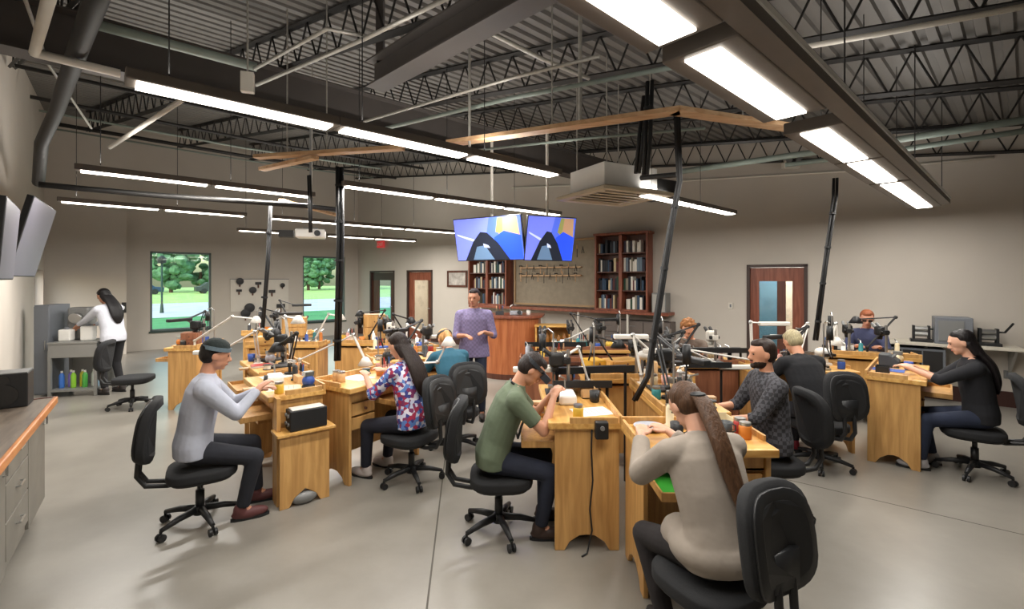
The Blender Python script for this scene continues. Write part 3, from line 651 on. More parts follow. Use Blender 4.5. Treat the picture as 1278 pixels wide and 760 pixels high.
# ================================================================ CHAIRS
def rblk(c, dx, dy, dz, n=28, p=3.2, M=None, taper=1.0, bulge=0.0):
    """rounded cushion: super-ellipse outline, pillow section, returns MB rings"""
    c = Vector(c); rr = []
    for k in range(9):
        t = -1+2*k/8; s = (1-abs(t)**3.5)**(1/3.5) if abs(t) < 1 else 0.0
        s = .86+.14*s if abs(t) < 1 else .8
        if abs(t) == 1: s = .78
        ring = []
        for j in range(n):
            a = 2*math.pi*j/n; x = math.copysign(abs(math.cos(a))**(2/p), math.cos(a)); y = math.copysign(abs(math.sin(a))**(2/p), math.sin(a))
            q = Vector((x*dx*s, y*dy*s, t*dz+bulge*(x*x))); ring.append(c+(M @ q if M else q))
        rr.append(ring)
    return rr
def make_chair(label):
    t = thing('task_chair', label, 'chair')
    m_ = MB(); m_.rings(rblk((0, .02, .42), .24, .235, .042)); m_.build('seat', M_FAB, t, smooth=True)
    m_ = MB(); m_.rings(rblk((0, .02, .378), .22, .21, .015)); m_.build('seat_pan', M_BLACK, t, smooth=True)
    M = rotx(R(90-8)); 
    m_ = MB(); m_.rings(rblk((0, -.287, .78), .215, .235, .035, M=M, bulge=.05)); m_.build('backrest', M_FAB, t, smooth=True)
    m_ = MB(); m_.rings(rblk((0, -.327, .775), .195, .215, .012, M=M, bulge=.05)); m_.build('back_shell', M_BLACK, t, smooth=True)
    m_ = MB()
    for sx in (-.05, .05): m_.tube([(sx, .0, .37), (sx, -.2, .355), (sx, -.33, .38), (sx, -.38, .46), (sx, -.37, .6), (sx, -.355, .7)], .018, 8)
    m_.box((0, -.367, .68), (.16, .03, .16)); m_.build('back_support', M_BLACK, t, smooth=True)
    m_ = MB(); m_.box((0, 0, .36), (.16, .22, .03)); m_.build('tilt_plate', M_BLACK, t)
    m_ = MB(); m_.cyl((0, 0, .1), (0, 0, .26), .03); m_.cyl((0, 0, .24), (0, 0, .37), .02); m_.build('gas_lift', M_BLACK, t, smooth=True)
    m_ = MB(); m_.cyl((.08, 0, .365), (.24, .02, .35), .006, n=6); m_.build('lever', M_BLACK, t)
    m_ = MB(); m_.lathe([(.045, .075), (.05, .09), (.05, .13), (.035, .14)])
    for k in range(5):
        a = R(90+72*k); dx, dy = math.cos(a), math.sin(a)
        m_.tube([(.03*dx, .03*dy, .115), (.16*dx, .16*dy, .105), (.285*dx, .285*dy, .078)], [.028, .024, .016], 8)
    m_.build('star_base', M_BLACK, t, smooth=True)
    for k in range(5):
        a = R(90+72*k); dx, dy = math.cos(a), math.sin(a); c = Vector((.285*dx, .285*dy, .028))
        m_ = MB()
        for e in (-.017, .017): q = Vector((-dy, dx, 0))*e; n_ = Vector((-dy, dx, 0))*.009; m_.cyl(c+q-n_, c+q+n_, .0275, n=14)
        m_.cyl(c, c+V(0, 0, .05), .01, n=8); m_.build('caster', M_BLACK, t)
    return t
CH = [('of the grey shirted man', -2.43, 3.62, 58), ('of the woman in the floral top', -.95, 4.39, -62), ('of the blond person in teal', -.62, 5.2, -28), ('of the green shirted man', -.1, 3.5, 88),
      ('nearest the camera, under the grey sweater woman', 0.98, 2.28, -27), ('of the bearded man in the plaid shirt', 2.1, 3.78, -88), ('of the light haired man in black', 3.12, 4.72, -6), ('of the woman by the wall', 4.5, 4.52, -52), ]
ch0 = make_chair('black task chair '+CH[0][0])
for i, (n, x, y, h) in enumerate(CH):
    o = ch0 if i == 0 else copy_tree(ch0); o['label'] = 'black fabric task chair '+n; o.location = (x, y, 0); o.rotation_euler = (0, 0, -R(h)); o['group'] = 'black task chairs at the benches'
o = copy_tree(ch0); o['label'] = 'empty black task chair turned to the bench below the large window'; o.location = (-5.62, 6.88, 0); o.rotation_euler = (0, 0, -R(72)); o['group'] = 'black task chairs at the benches'
# ================================================================ COUNTER WITH SPEAKER (side wall)
M_LAM = mat('grey_laminate', '#77736a', 0.45, noise=.12, scale=6)
t = thing('long_counter', 'long grey cabinet counter with orange wooden front edge along the side wall', 'counter', (-4.038, 3.637, 0), R(37.5))
y0, y1 = -1.95, 0.0
m_ = MB(); m_.box((.12, (y0+y1)/2, .905), (.42, y1-y0, .035)); m_.build('countertop', wood('brown_counter_top', '#5f554c', '#7d7164', .35, (14, 2, 14)), t, bevel=.004)
m_ = MB(); m_.box((.335, (y0+y1)/2, .9), (.03, y1-y0, .055)); m_.build('edge_strip', wood('orange_oak_edge', '#a8622c', '#c98445', .4, (14, 2, 14)), t, bevel=.008)
m_ = MB(); m_.box((.13, y1+.005, .9), (.43, .03, .055)); m_.build('end_strip', M_WALNUT, t)
m_ = MB(); m_.box((.1, (y0+y1)/2, .5), (.32, y1-y0-.06, .76)); m_.build('carcass', M_LAM, t)
m_ = MB(); m_.box((.06, (y0+y1)/2, .06), (.26, y1-y0-.2, .12)); m_.build('plinth', M_DARK, t)
n = 3; L = (y1-y0-.08)/n
for k in range(n):
    yc = y0+.04+L*(k+.5)
    if k % 3 == 1:
        for q in range(3):
            m_ = MB(); m_.box((.268, yc, .78-q*.235), (.02, L-.015, .225)); dr = m_.build('drawer', M_LAM, t, bevel=.003); m_ = MB(); m_.tube([(.275, yc-.06, .8-q*.235), (.3, yc-.06, .8-q*.235), (.3, yc+.06, .8-q*.235), (.275, yc+.06, .8-q*.235)], .006, 6); m_.build('handle', M_CHROME, dr)
    else:
        m_ = MB(); m_.box((.268, yc, .5), (.02, L-.015, .74)); dr = m_.build('door', M_LAM, t, bevel=.003); m_ = MB(); m_.tube([(.275, yc+L*.38, .74), (.3, yc+L*.38, .74), (.3, yc+L*.38, .86), (.275, yc+L*.38, .86)], .006, 6); m_.build('handle', M_CHROME, dr)
p = (-1.1*2.55, 2.95, 0)
t = thing('loudspeaker', 'black box loudspeaker with grey top standing on the long counter', 'loudspeaker', (-3.88, 3.57, .923), R(37.5))
m_ = MB(); m_.box((0, 0, .13), (.26, .22, .26)); m_.build('case', M_BLACK, t, bevel=.008)
m_ = MB(); m_.box((0, 0, .262), (.25, .21, .006)); m_.build('top_plate', M_GREY, t)
m_ = MB(); m_.cyl((0, -.108, .1), (0, -.12, .1), .08, n=20); m_.cyl((0, -.108, .21), (0, -.118, .21), .035); m_.build('driver', M_DARK, t)
# wash station at the far left with bottles
t = thing('wash_station', 'grey steel wash cabinet with open lower shelf at the far left', 'wash station', (-7.15, 7.75, 0), R(14))
M_ST = mat('dull_steel', '#8f8f8c', .4, metal=.3)
m_ = MB(); m_.box((0, 0, .865), (.68, .55, .03)); m_.build('top', M_ST, t, bevel=.004)
m_ = MB(); m_.box((0, 0, .74), (.66, .53, .22)); m_.build('drawer_box', M_ST, t, bevel=.004)
m_ = MB(); m_.box((0, 0, .1), (.66, .53, .03)); m_.build('lower_shelf', M_ST, t)
for sx in (-.31, .31):
    for sy in (-.25, .25): m_ = MB(); m_.box((sx, sy, .375), (.04, .04, .75)); m_.build('leg', M_ST, t)
m_ = MB(); m_.box((0, .26, .4), (.62, .01, .6)); m_.build('back_panel', M_ST, t)
cb = t
def place_on(root, x, y, z): return root.matrix_basis @ V(x, y, z)
BC = [('blue', '#3b6fc0'), ('violet', '#8d7bd0'), ('lime green', '#8cc63c'), ('yellow', '#c7c23c'), ('green', '#4fa84a'), ('white', '#d8dcd8'), ('pale blue', '#9cc3dd')]
M0 = Matrix.Translation(cb.location) @ Matrix.Rotation(R(14), 4, 'Z')
for i, (n, c) in enumerate(BC):
    t = thing('cleaner_bottle', n+' plastic bottle on the lower shelf of the wash station', 'bottle', M0 @ V(-.24+i*.08, -.1+(i % 2)*.08, .115), group='bottles in the wash station')
    m_ = MB(); m_.lathe([(.033, 0), (.036, .01), (.036, .2), (.02, .24), (.014, .25)]); m_.build('body', mat('bottle_'+n.replace(' ', '_'), c, .3), t, smooth=True)
    m_ = MB(); m_.cyl((0, 0, .25), (0, 0, .28), .017); m_.build('cap', M_WHITE, t)
for i, (x, w_, h_) in enumerate(((-.2, .17, .19), (.1, .17, .24))):
    t = thing('plastic_canister', ['squat white canister on the wash station', 'tall white canister on the wash station'][i], 'canister', M0 @ V(x, -.05, .88), R(14))
    m_ = MB(); m_.box((0, 0, h_/2), (w_, .14, h_)); m_.build('body', M_WHITE, t, bevel=.02)
    m_ = MB(); m_.cyl((0, 0, h_), (0, 0, h_+.035), .03); m_.build('cap', M_BLUEGL, t)
t = thing('polishing_machine', 'grey hooded polishing machine at the back of the wash station', 'machine', M0 @ V(-.12, .2, .88), R(14))
m_ = MB(); m_.box((0, 0, .27), (.3, .26, .54)); m_.build('housing', M_GREY, t, bevel=.03)
m_ = MB(); m_.cyl((0, -.13, .38), (0, -.2, .36), .08, .09, n=18); m_.build('hood', M_CHROME, t, smooth=True)
m_ = MB(); m_.box((.1, -.135, .12), (.06, .02, .08)); m_.build('switch_panel', M_BLACK, t)
t = thing('tall_panel_cabinet', 'tall narrow dark grey cabinet between the bright side window and the wash station', 'cabinet', (-7.66, 7.75, 0), R(14))
m_ = MB(); m_.box((0, 0, .75), (.2, .5, 1.45)); m_.build('carcass', M_BLUEGL, t, bevel=.006)
m_ = MB(); m_.box((0, -.255, .75), (.19, .02, 1.4)); m_.build('door', M_BLUEGL, t); m_ = MB(); m_.cyl((.06, -.275, .75), (.06, -.275, .9), .008); m_.build('handle', M_CHROME, t)
# ================================================================ COUNTER, BOOKCASES, TOOL WALL (right wall)
def rthing(name, label, cat, s, off, z, group=None):
    p = RWp(s, off, z); d = RWp(s+1, off, z)-p
    return thing(name, label, cat, p, math.atan2(-d.y, -d.x), group)   # local x runs to the photo's right... y points into the wall
bc1 = (s_at(815), s_at(750)); bc2 = (s_at(641), s_at(594))
CZ = 1.2
sA, sB = s_at(842), s_at(598)
t = rthing('long_wall_shelf', 'long brown wooden counter shelf below the bookcases and tool board', 'counter', (sA+sB)/2, .22, 0)
Lc = sB-sA
m_ = MB(); m_.box((0, 0, CZ-.03), (Lc, .46, .06)); m_.build('shelf_board', M_CHERRY, t, bevel=.006)
for k, fx in enumerate((-.42, -.13, .12, .34)):
    m_ = MB(); x = fx*Lc; m_.box((x, -.21, CZ-.31), (.04, .04, .5)); m_.box((x, .0, CZ-.08), (.03, .36, .04)); m_.build('bracket', M_OFFW, t)
t = rthing('drawer_unit', 'dark grey drawer unit under the long shelf', 'drawer unit', s_at(795), .18, 0)
m_ = MB(); m_.box((0, 0, .5), (1.7, .34, 1.0)); m_.build('carcass', mat('dark_taupe_metal', '#5b524d', .5), t, bevel=.005)
for k in range(4):
    for q in range(3): m_ = MB(); m_.box((-.56+q*.56, -.175, .14+k*.24), (.54, .02, .22)); dd = m_.build('drawer', mat('taupe_drawer', '#665c56', .5), t, bevel=.003); m_ = MB(); m_.cyl((-.66+q*.56, -.19, .17+k*.24), (-.46+q*.56, -.19, .17+k*.24), .008, n=6); m_.build('handle', M_GREY, dd)
BOOKC = ['#22262e', '#e3dfd4', '#30475e', '#5e2a26', '#2d4a38', '#8c8574', '#c8b690', '#3a3440', '#70808e']
BOOKN = ['black', 'white', 'dark blue', 'dark red', 'dark green', 'grey', 'tan', 'dark purple', 'grey blue']
BM = [mat('book_'+n.replace(' ', '_'), c, .7) for n, c in zip(BOOKN, BOOKC)]
_bk = {}
def book(loc, rz, h, w_, d, ci, label, group):
    key = (round(h, 2), round(w_, 3), ci)
    if key not in _bk:
        m_ = MB(); m_.box((0, .004, h/2), (w_*.8, d-.01, h-.01)); m_.box((-w_*.45, 0, h/2), (w_*.1, d, h)); m_.box((w_*.45, 0, h/2), (w_*.1, d, h)); m_.box((0, -d/2, h/2), (w_, .006, h))
        o = m_.build('book', BM[ci]); _bk[key] = o
    else:
        o = _bk[key].copy(); col.objects.link(o)
    o.location = loc; o.rotation_euler = (0, 0, rz); tag(o, label, 'book', group); return o
def bookcase(label, s0, s1, bays, z0, z1, where, shelves=4, vis=lambda b, k: True):
    w = s1-s0; t = rthing('bookcase', label, 'bookcase', (s0+s1)/2, .17, 0); H = z1-z0
    for nm, bx in (('side_panel', (-w/2+.02, 0, z0+H/2, .04, .32, H)), ('side_panel', (w/2-.02, 0, z0+H/2, .04, .32, H)), ('top_board', (0, 0, z1+.015, w+.06, .36, .05)), ('bottom_board', (0, 0, z0+.02, w-.08, .32, .04)), ('back_panel', (0, .15, z0+H/2, w-.08, .015, H))):
        m_ = MB(); m_.box(bx[:3], bx[3:]); m_.build(nm, M_CHERRY if nm != 'back_panel' else M_WALNUT, t, bevel=.003)
    bw = (w-.04)/bays
    for b in range(1, bays): m_ = MB(); m_.box((-w/2+.02+b*bw, 0, z0+H/2), (.07, .32, H-.04)); m_.build('divider', M_CHERRY, t)
    for b in range(bays):
        for k in range(shelves):
            zz = z0+.04+k*(H-.04)/shelves
            if k: m_ = MB(); m_.box((-w/2+.02+(b+.5)*bw, 0, zz-.012), (bw-.05, .28, .024)); m_.build('shelf', M_WALNUT, t)
            if not vis(b, k): continue
            x = -w/2+.07+b*bw; xe = -w/2+(b+1)*bw-.03; rnd = random.Random(b*10+k+int(w*100))
            Mx = Matrix.Translation(t.location) @ Matrix.Rotation(t.rotation_euler.z, 4, 'Z')
            while x < xe-.05:
                bwid = rnd.choice((.03, .042, .055)); h = rnd.choice((.22, .26, .3)); ci = rnd.choice((0, 0, 0, 1, 1, 2, 3, 4, 5, 6, 7, 8))
                if rnd.random() < .12: x += .06; continue
                h = min(h, (H-.04)/shelves-.07)
                lb = '%s book in %s, shelf %s from the bottom of %s' % (BOOKN[ci], 'its left bay' if b == 0 else 'its right bay', ['first', 'second', 'third', 'fourth', 'fifth'][k], where)
                book(Mx @ V(x+bwid/2, .02, zz), t.rotation_euler.z, h, bwid, .2, ci, lb, lb.replace(' book ', ' books ')); x += bwid+.004
    return t
bookcase('tall cherry bookcase with two bays full of books, nearer the glazed door', bc1[0], bc1[1], 2, CZ, CZ+1.68, 'the nearer bookcase')
bookcase('tall cherry bookcase partly behind the hung screens', bc2[0], bc2[1], 2, CZ, CZ+1.68, 'the farther bookcase', vis=lambda b, k: k < 3)
# tool board
s0, s1 = s_at(747), s_at(645)
t = rthing('tool_board', 'pale grey wooden tool board on the wall between the bookcases', 'tool board', (s0+s1)/2, .05, 0)
w = s1-s0; m_ = MB(); m_.box((0, 0, 2.05), (w, .03, 1.55)); m_.build('board', mat('grey_tan_board', '#8e8370', .7, noise=.1), t)
m_ = MB()
for z_ in (1.26, 2.84): m_.box((0, -.03, z_), (w, .03, .05))
for x_ in (-w/2, w/2): m_.box((x_, -.03, 2.05), (.05, .03, 1.62))
m_.build('board_frame', mat('tan_board_frame', '#a38763', .6), t)
for z_ in (2.18, 1.98): m_ = MB(); m_.box((-.1, -.05, z_), (w*.75, .07, .03)); m_.build('rack_rail', M_PINE, t)
Mx = Matrix.Translation(t.location) @ Matrix.Rotation(t.rotation_euler.z, 4, 'Z')
k = 0
for (z_, xs) in ((2.2, [(-.8+.17*i)*w/2 for i in range(9)]), (2.0, [(-.8+.15*i)*w/2 for i in range(10)]), (2.62, [(.2+.13*i)*w/2 for i in range(5)])):
    for x_ in xs:
        hm = (k % 3)
        o = thing(['hammer', 'file', 'pliers'][hm], ['small hammer with wooden handle', 'long file with wooden handle', 'dark steel pliers'][hm]+' hung on the %s of the tool board' % {2.2: 'upper rail', 2.0: 'lower rail', 2.62: 'top right part'}[z_], ['hammer', 'file', 'pliers'][hm], Mx @ V(x_, -.1, z_), t.rotation_euler.z, ['hammers', 'files', 'pliers'][hm]+' on the %s of the tool board' % {2.2: 'upper rail', 2.0: 'lower rail', 2.62: 'top right part'}[z_])
        if hm == 0:
            m_ = MB(); m_.cyl((0, 0, .02), (0, 0, -.17), .01, n=8); m_.build('handle', M_PINE, o); m_ = MB(); m_.cyl((-.045, 0, .03), (.045, 0, .03), .017, .012, n=8); m_.build('head', M_DARK, o)
        elif hm == 1:
            m_ = MB(); m_.cyl((0, 0, .08), (0, 0, -.01), .012, n=8); m_.build('handle', M_PINE, o); m_ = MB(); m_.box((0, 0, -.11), (.016, .006, .2)); m_.build('blade', M_DARK, o)
        else:
            m_ = MB(); m_.tube([(-.03, 0, -.12), (-.02, 0, -.05), (.005, 0, 0)], .008, 6); m_.build('handle', M_DARK, o); m_ = MB(); m_.tube([(.03, 0, -.12), (.02, 0, -.05), (-.005, 0, 0), (0, 0, .04)], .008, 6); m_.build('handle', M_DARK, o)
        k += 1
# curved cherry lectern desk and yellow cabinet
t = thing('curved_wooden_desk', 'tall curved cherry wood desk behind the standing man', 'desk', (-.02, 9.1, 0), R(-8))
m_ = MB(); n = 14; arc = [(-.55+.0, .45)]+[(.55*math.sin(R(-80+160*i/n)), -.38*math.cos(R(-80+160*i/n))) for i in range(n+1)]+[(.55, .45)]
m_.prism(arc, lambda x, y, tt: V(x, y, tt), 0.02, 1.15); m_.build('body', wood('orange_cherry_panel', '#96522e', '#b56f44', .4), t)
m_ = MB(); m_.prism([(x*1.14, y*1.14) for x, y in arc], lambda x, y, tt: V(x, y, tt), 1.15, 1.2); m_.build('top', M_CHERRY, t, bevel=.01)
m_ = MB(); m_.prism([(x*1.02, y*1.02) for x, y in arc], lambda x, y, tt: V(x, y, tt), .0, .1); m_.build('plinth', M_WALNUT, t)
t = thing('storage_cabinet', 'open yellow wooden cabinet filled with brown pots below the tool board', 'cabinet', vpt(690, 8.8, 0), R(-6))
wc, hc = .62, 1.02
for nm, bx in (('side_panel', (-wc/2, 0, hc/2, .03, .4, hc)), ('side_panel', (wc/2, 0, hc/2, .03, .4, hc)), ('top', (0, 0, hc, wc+.05, .42, .03)), ('shelf', (0, 0, .62, wc, .38, .02)), ('shelf', (0, 0, .3, wc, .38, .02)), ('back_panel', (0, .19, hc/2, wc, .015, hc))):
    m_ = MB(); m_.box(bx[:3], bx[3:]); m_.build(nm, M_BENCHD, t)
Mx = Matrix.Translation(t.location) @ Matrix.Rotation(R(-6), 4, 'Z')
for i in range(5):
    o = MB().lathe([(.03, 0), (.05, .04), (.052, .16+.03*(i % 3)), (.03, .2+.03*(i % 3)), (.032, .22+.03*(i % 3))]).build('clay_pot', mat('amber_pot', '#8a5a22', .4), smooth=True)
    o.location = Mx @ V(-.22+i*.11, -.06, .632); tag(o, 'amber brown pot standing on the upper shelf of the yellow cabinet', 'pot', 'pots in the yellow cabinet')
# framed picture, exit sign, outlets, thermostat
t = rthing('framed_picture', 'small brown framed picture on the wall behind the standing man', 'picture', s_at(571), .02, 1.9)
m_ = MB(); wp, hp = .72, .42
for bx in ((-wp/2, 0, 0, .06, .03, hp), (wp/2, 0, 0, .06, .03, hp), (0, 0, hp/2, wp+.06, .03, .06), (0, 0, -hp/2, wp+.06, .03, .06)): m_.box(bx[:3], bx[3:])
m_.build('picture_frame', M_WALNUT, t); m_ = MB(); m_.box((0, .005, 0), (wp, .01, hp)); m_.build('print', mat('grey_print', '#a8a29a', .6, noise=.4, scale=6), t)
t = rthing('exit_sign', 'small red lit exit sign hung high beside the first back door', 'sign', s_at(479), .12, zat(302, 14.3))
m_ = MB(); m_.box((0, 0, 0), (.34, .05, .22)); m_.build('case', mat('red_sign_face', '#c03b3b', .4, emit=.6), t)
def text_obj(s, size, m, parent, loc, rot, name='lettering'):
    c = bpy.data.curves.new(name, 'FONT'); c.body = s; c.size = size; c.align_x = 'CENTER'; c.align_y = 'CENTER'; c.extrude = .002
    o = bpy.data.objects.new(name, c); col.objects.link(o); dg = bpy.context.evaluated_depsgraph_get(); me = bpy.data.meshes.new_from_object(o.evaluated_get(dg)); bpy.data.objects.remove(o)
    me.materials.clear(); me.materials.append(m); o = bpy.data.objects.new(name, me); col.objects.link(o); o.parent = parent; o.location = loc; o.rotation_euler = rot; return o
text_obj('EXIT', .14, M_WHITE, t, (0, -.028, 0), (R(90), 0, 0))
m_ = MB(); m_.cyl((0, 0, .1), (0, 0, .5), .01); m_.build('stem', M_OFFW, t)
for px, z, nm, lb in ((912, zat(382, 9.0), 'thermostat', 'small pale thermostat on the wall beside the glazed cherry door'), (1257, zat(468, 6.85), 'wall_outlet', 'grey wall outlet low on the wall behind the woman in black')):
    t = rthing(nm, lb, nm.replace('_', ' '), s_at(px), .012, z); m_ = MB(); m_.box((0, 0, 0), (.08, .024, .12)); m_.build('cover', M_OFFW if nm == 'thermostat' else M_GREY, t, bevel=.004); m_ = MB(); m_.box((0, -.014, .0), (.03, .006, .06)); m_.build('face', M_BLUEGL, t)
t = thing('wall_switch', 'small dark switch at the corner of the wall bump by the large window', 'switch', UV(uR(VB)-6.3, VB-.415, zat(383, 12)), ROOM)
m_ = MB(); m_.box((0, 0, 0), (.09, .025, .26)); m_.build('cover', M_DARK, t, bevel=.004); m_ = MB(); m_.box((0, -.015, 0), (.03, .01, .06)); m_.build('toggle', M_WHITE, t)
# grey counter on the right wall with machines
s0, s1 = s_at(1268), s_at(1085)
t = rthing('wall_counter', 'pale grey counter on brackets along the wall behind the woman in black', 'counter', (s0+s1)/2, .25, 0)
wL = s1-s0; m_ = MB(); m_.box((0, 0, .9), (wL, .5, .045)); m_.build('top', mat('pale_counter_top', '#bfb9ab', .5), t, bevel=.006)
for f in (-.46, -.1, .25, .46): m_ = MB(); m_.prism([(0, .87), (-.4, .87), (0, .5)], lambda x, y, tt: V(tt, .24+x, y), f*wL-.015, f*wL+.015); m_.build('bracket', M_LGREY, t)
m_ = MB(); m_.box((-.2*wL, 0, .62), (.45*wL, .4, .42)); m_.build('drawer_box', M_BLUEGL, t, bevel=.005)
for q in range(3): m_ = MB(); m_.box((-.2*wL+(-.14+q*.14)*wL, -.205, .62), (.13*wL, .015, .36)); m_.build('drawer_front', M_DARK, t)
def on_counter(px, nm, lb, cat): return rthing(nm, lb, cat, s_at(px), .28, .923)
t = on_counter(1184, 'furnace', 'grey square furnace on the pale counter behind the woman in black', 'furnace')
m_ = MB(); m_.box((0, 0, .2), (.42, .36, .4)); m_.build('case', M_BLUEGL, t, bevel=.01); m_ = MB(); m_.box((-.03, -.185, .2), (.28, .015, .3)); m_.build('door', M_GREY, t); m_ = MB(); m_.cyl((.16, -.19, .2), (.16, -.2, .2), .02); m_.build('dial', M_BLACK, t)
for px, nm, lb in ((1147, 'rolling_mill', 'black hand rolling mill at the counter end beside the grey furnace'), (1228, 'bench_shear', 'small black bench shear on the pale counter past the grey furnace')):
    t = on_counter(px, nm, lb, 'machine'); m_ = MB(); m_.box((0, 0, .02), (.26, .2, .04)); m_.box((-.09, 0, .14), (.03, .12, .22)); m_.box((.09, 0, .14), (.03, .12, .22)); m_.build('frame', M_BLACK, t)
    m_ = MB(); m_.cyl((-.09, 0, .12), (.09, 0, .12), .04); m_.cyl((-.09, 0, .2), (.09, 0, .2), .04); m_.build('roller', M_CHROME, t); m_ = MB(); m_.tube([(.11, 0, .2), (.17, 0, .2), (.24, -.08, .34)], .014); m_.build('crank', M_BLACK, t)
# shelf boxes beside the bookcase
t = rthing('wall_box', 'grey metal box on the wall at the end of the long shelf', 'box', s_at(828), .15, zat(378, 9.8))
m_ = MB(); m_.box((0, 0, 0), (.3, .3, .42)); m_.build('case', M_GREY, t, bevel=.01); m_ = MB(); m_.box((0, -.155, 0), (.26, .01, .36)); m_.build('door', M_LGREY, t)
# black tools hung on the back wall
for i, (px, py, r_) in enumerate(((299, 351, .1), (298, 363, .07), (315, 362, .1), (322, 354, .08), (352, 356, .07), (339, 364, .09), (311, 384, .14), (350, 382, .12), (306, 391, .13))):
    k_ = (px-639)/FPX; dd = VB/(SB-CB*k_)   # Z where ray meets v=VB
    t = thing('hung_tool', ['round black tool', 'short black tool', 'wide black tool', 'small black tool', 'slim black tool', 'forked black tool', 'broad black tool rack', 'square black tool', 'long black tool rack'][i]+' hung on the white panel between the back windows', 'tool', Vector((k_*dd, dd, zat(py, dd)))+UV(0, -.04), ROOM)
    m_ = MB(); m_.lathe([(r_*.2, 0), (r_, .01), (r_, .03), (r_*.2, .04)]) if i % 2 == 0 else m_.box((0, 0, .01), (r_*2, .04, r_))
    if i % 2 == 0: m_.v = [rotx(R(90)) @ p_ for p_ in m_.v]
    m_.build('head', M_BLACK, t); m_ = MB(); m_.cyl((0, 0, 0), (0, 0, -r_*1.6), .02, n=6); m_.build('handle', M_WALNUT, t)
k_ = (325-639)/FPX; dd = VB/(SB-CB*k_); t = thing('tool_display_board', 'white panel carrying black tools on the wall between the back windows', 'panel', Vector((k_*dd, dd, zat(368, dd)))+UV(0, -.012), ROOM)
m_ = MB(); m_.box((0, 0, 0), (1.6, .012, .95)); m_.build('sheet', M_OFFW, t); m_ = MB(); m_.box((0, -.01, .48), (1.62, .02, .02)); m_.build('edge_strip', M_GREY, t)
# ================================================================ PEOPLE
OCC = []
def remesh(o, vox, it=3):
    r = o.modifiers.new('r', 'REMESH'); r.mode = 'VOXEL'; r.voxel_size = vox; r.use_smooth_shade = True
    s = o.modifiers.new('s', 'SMOOTH'); s.factor = .5; s.iterations = it
    dg = bpy.context.evaluated_depsgraph_get(); me = bpy.data.meshes.new_from_object(o.evaluated_get(dg))
    old = o.data; mats = list(old.materials); o.modifiers.clear(); o.data = me
    me.materials.clear()
    for m in mats: me.materials.append(m)
    for p in me.polygons: p.use_smooth = True
    bpy.data.meshes.remove(old)
def ik(a, t, l1, l2, pole):
    d = t-a; L = min(d.length, (l1+l2)*.995); d = d.normalized()
    x = (l1*l1-l2*l2+L*L)/(2*L); h = math.sqrt(max(0, l1*l1-x*x))
    pv = Vector(pole); pv = (pv-d*pv.dot(d)).normalized()
    return a+d*x+pv*h, a+d*L
def skin(n, c): return mat('skin_'+n, c, .5, noise=.04)
bw_ = 1.0
def hairmat(c):
    nm = 'hair_'+c[1:]
    if nm in _m: return _m[nm]
    m = mat(nm, c, .5, noise=.35, scale=1.0, bump=.5, bscale=1.0, spec=.25); nt = m.node_tree
    mp = nt.nodes.new('ShaderNodeMapping'); mp.inputs['Scale'].default_value = (90, 90, 7)
    tc = [n for n in nt.nodes if n.type == 'TEX_COORD'][0]; nt.links.new(tc.outputs['Object'], mp.inputs['Vector'])
    for n in nt.nodes:
        if n.type == 'TEX_NOISE': nt.links.new(mp.outputs['Vector'], n.inputs['Vector'])
    return m
def eloft(mb, rr, n=20):
    """rings: (centre, a, b, lean)"""
    out = []
    for c, a, b, l in rr:
        M = rotx(-l); out.append([Vector(c)+M @ V(a*bw_*math.cos(2*math.pi*j/n), b*math.sin(2*math.pi*j/n), 0) for j in range(n)])
    return mb.rings(out)
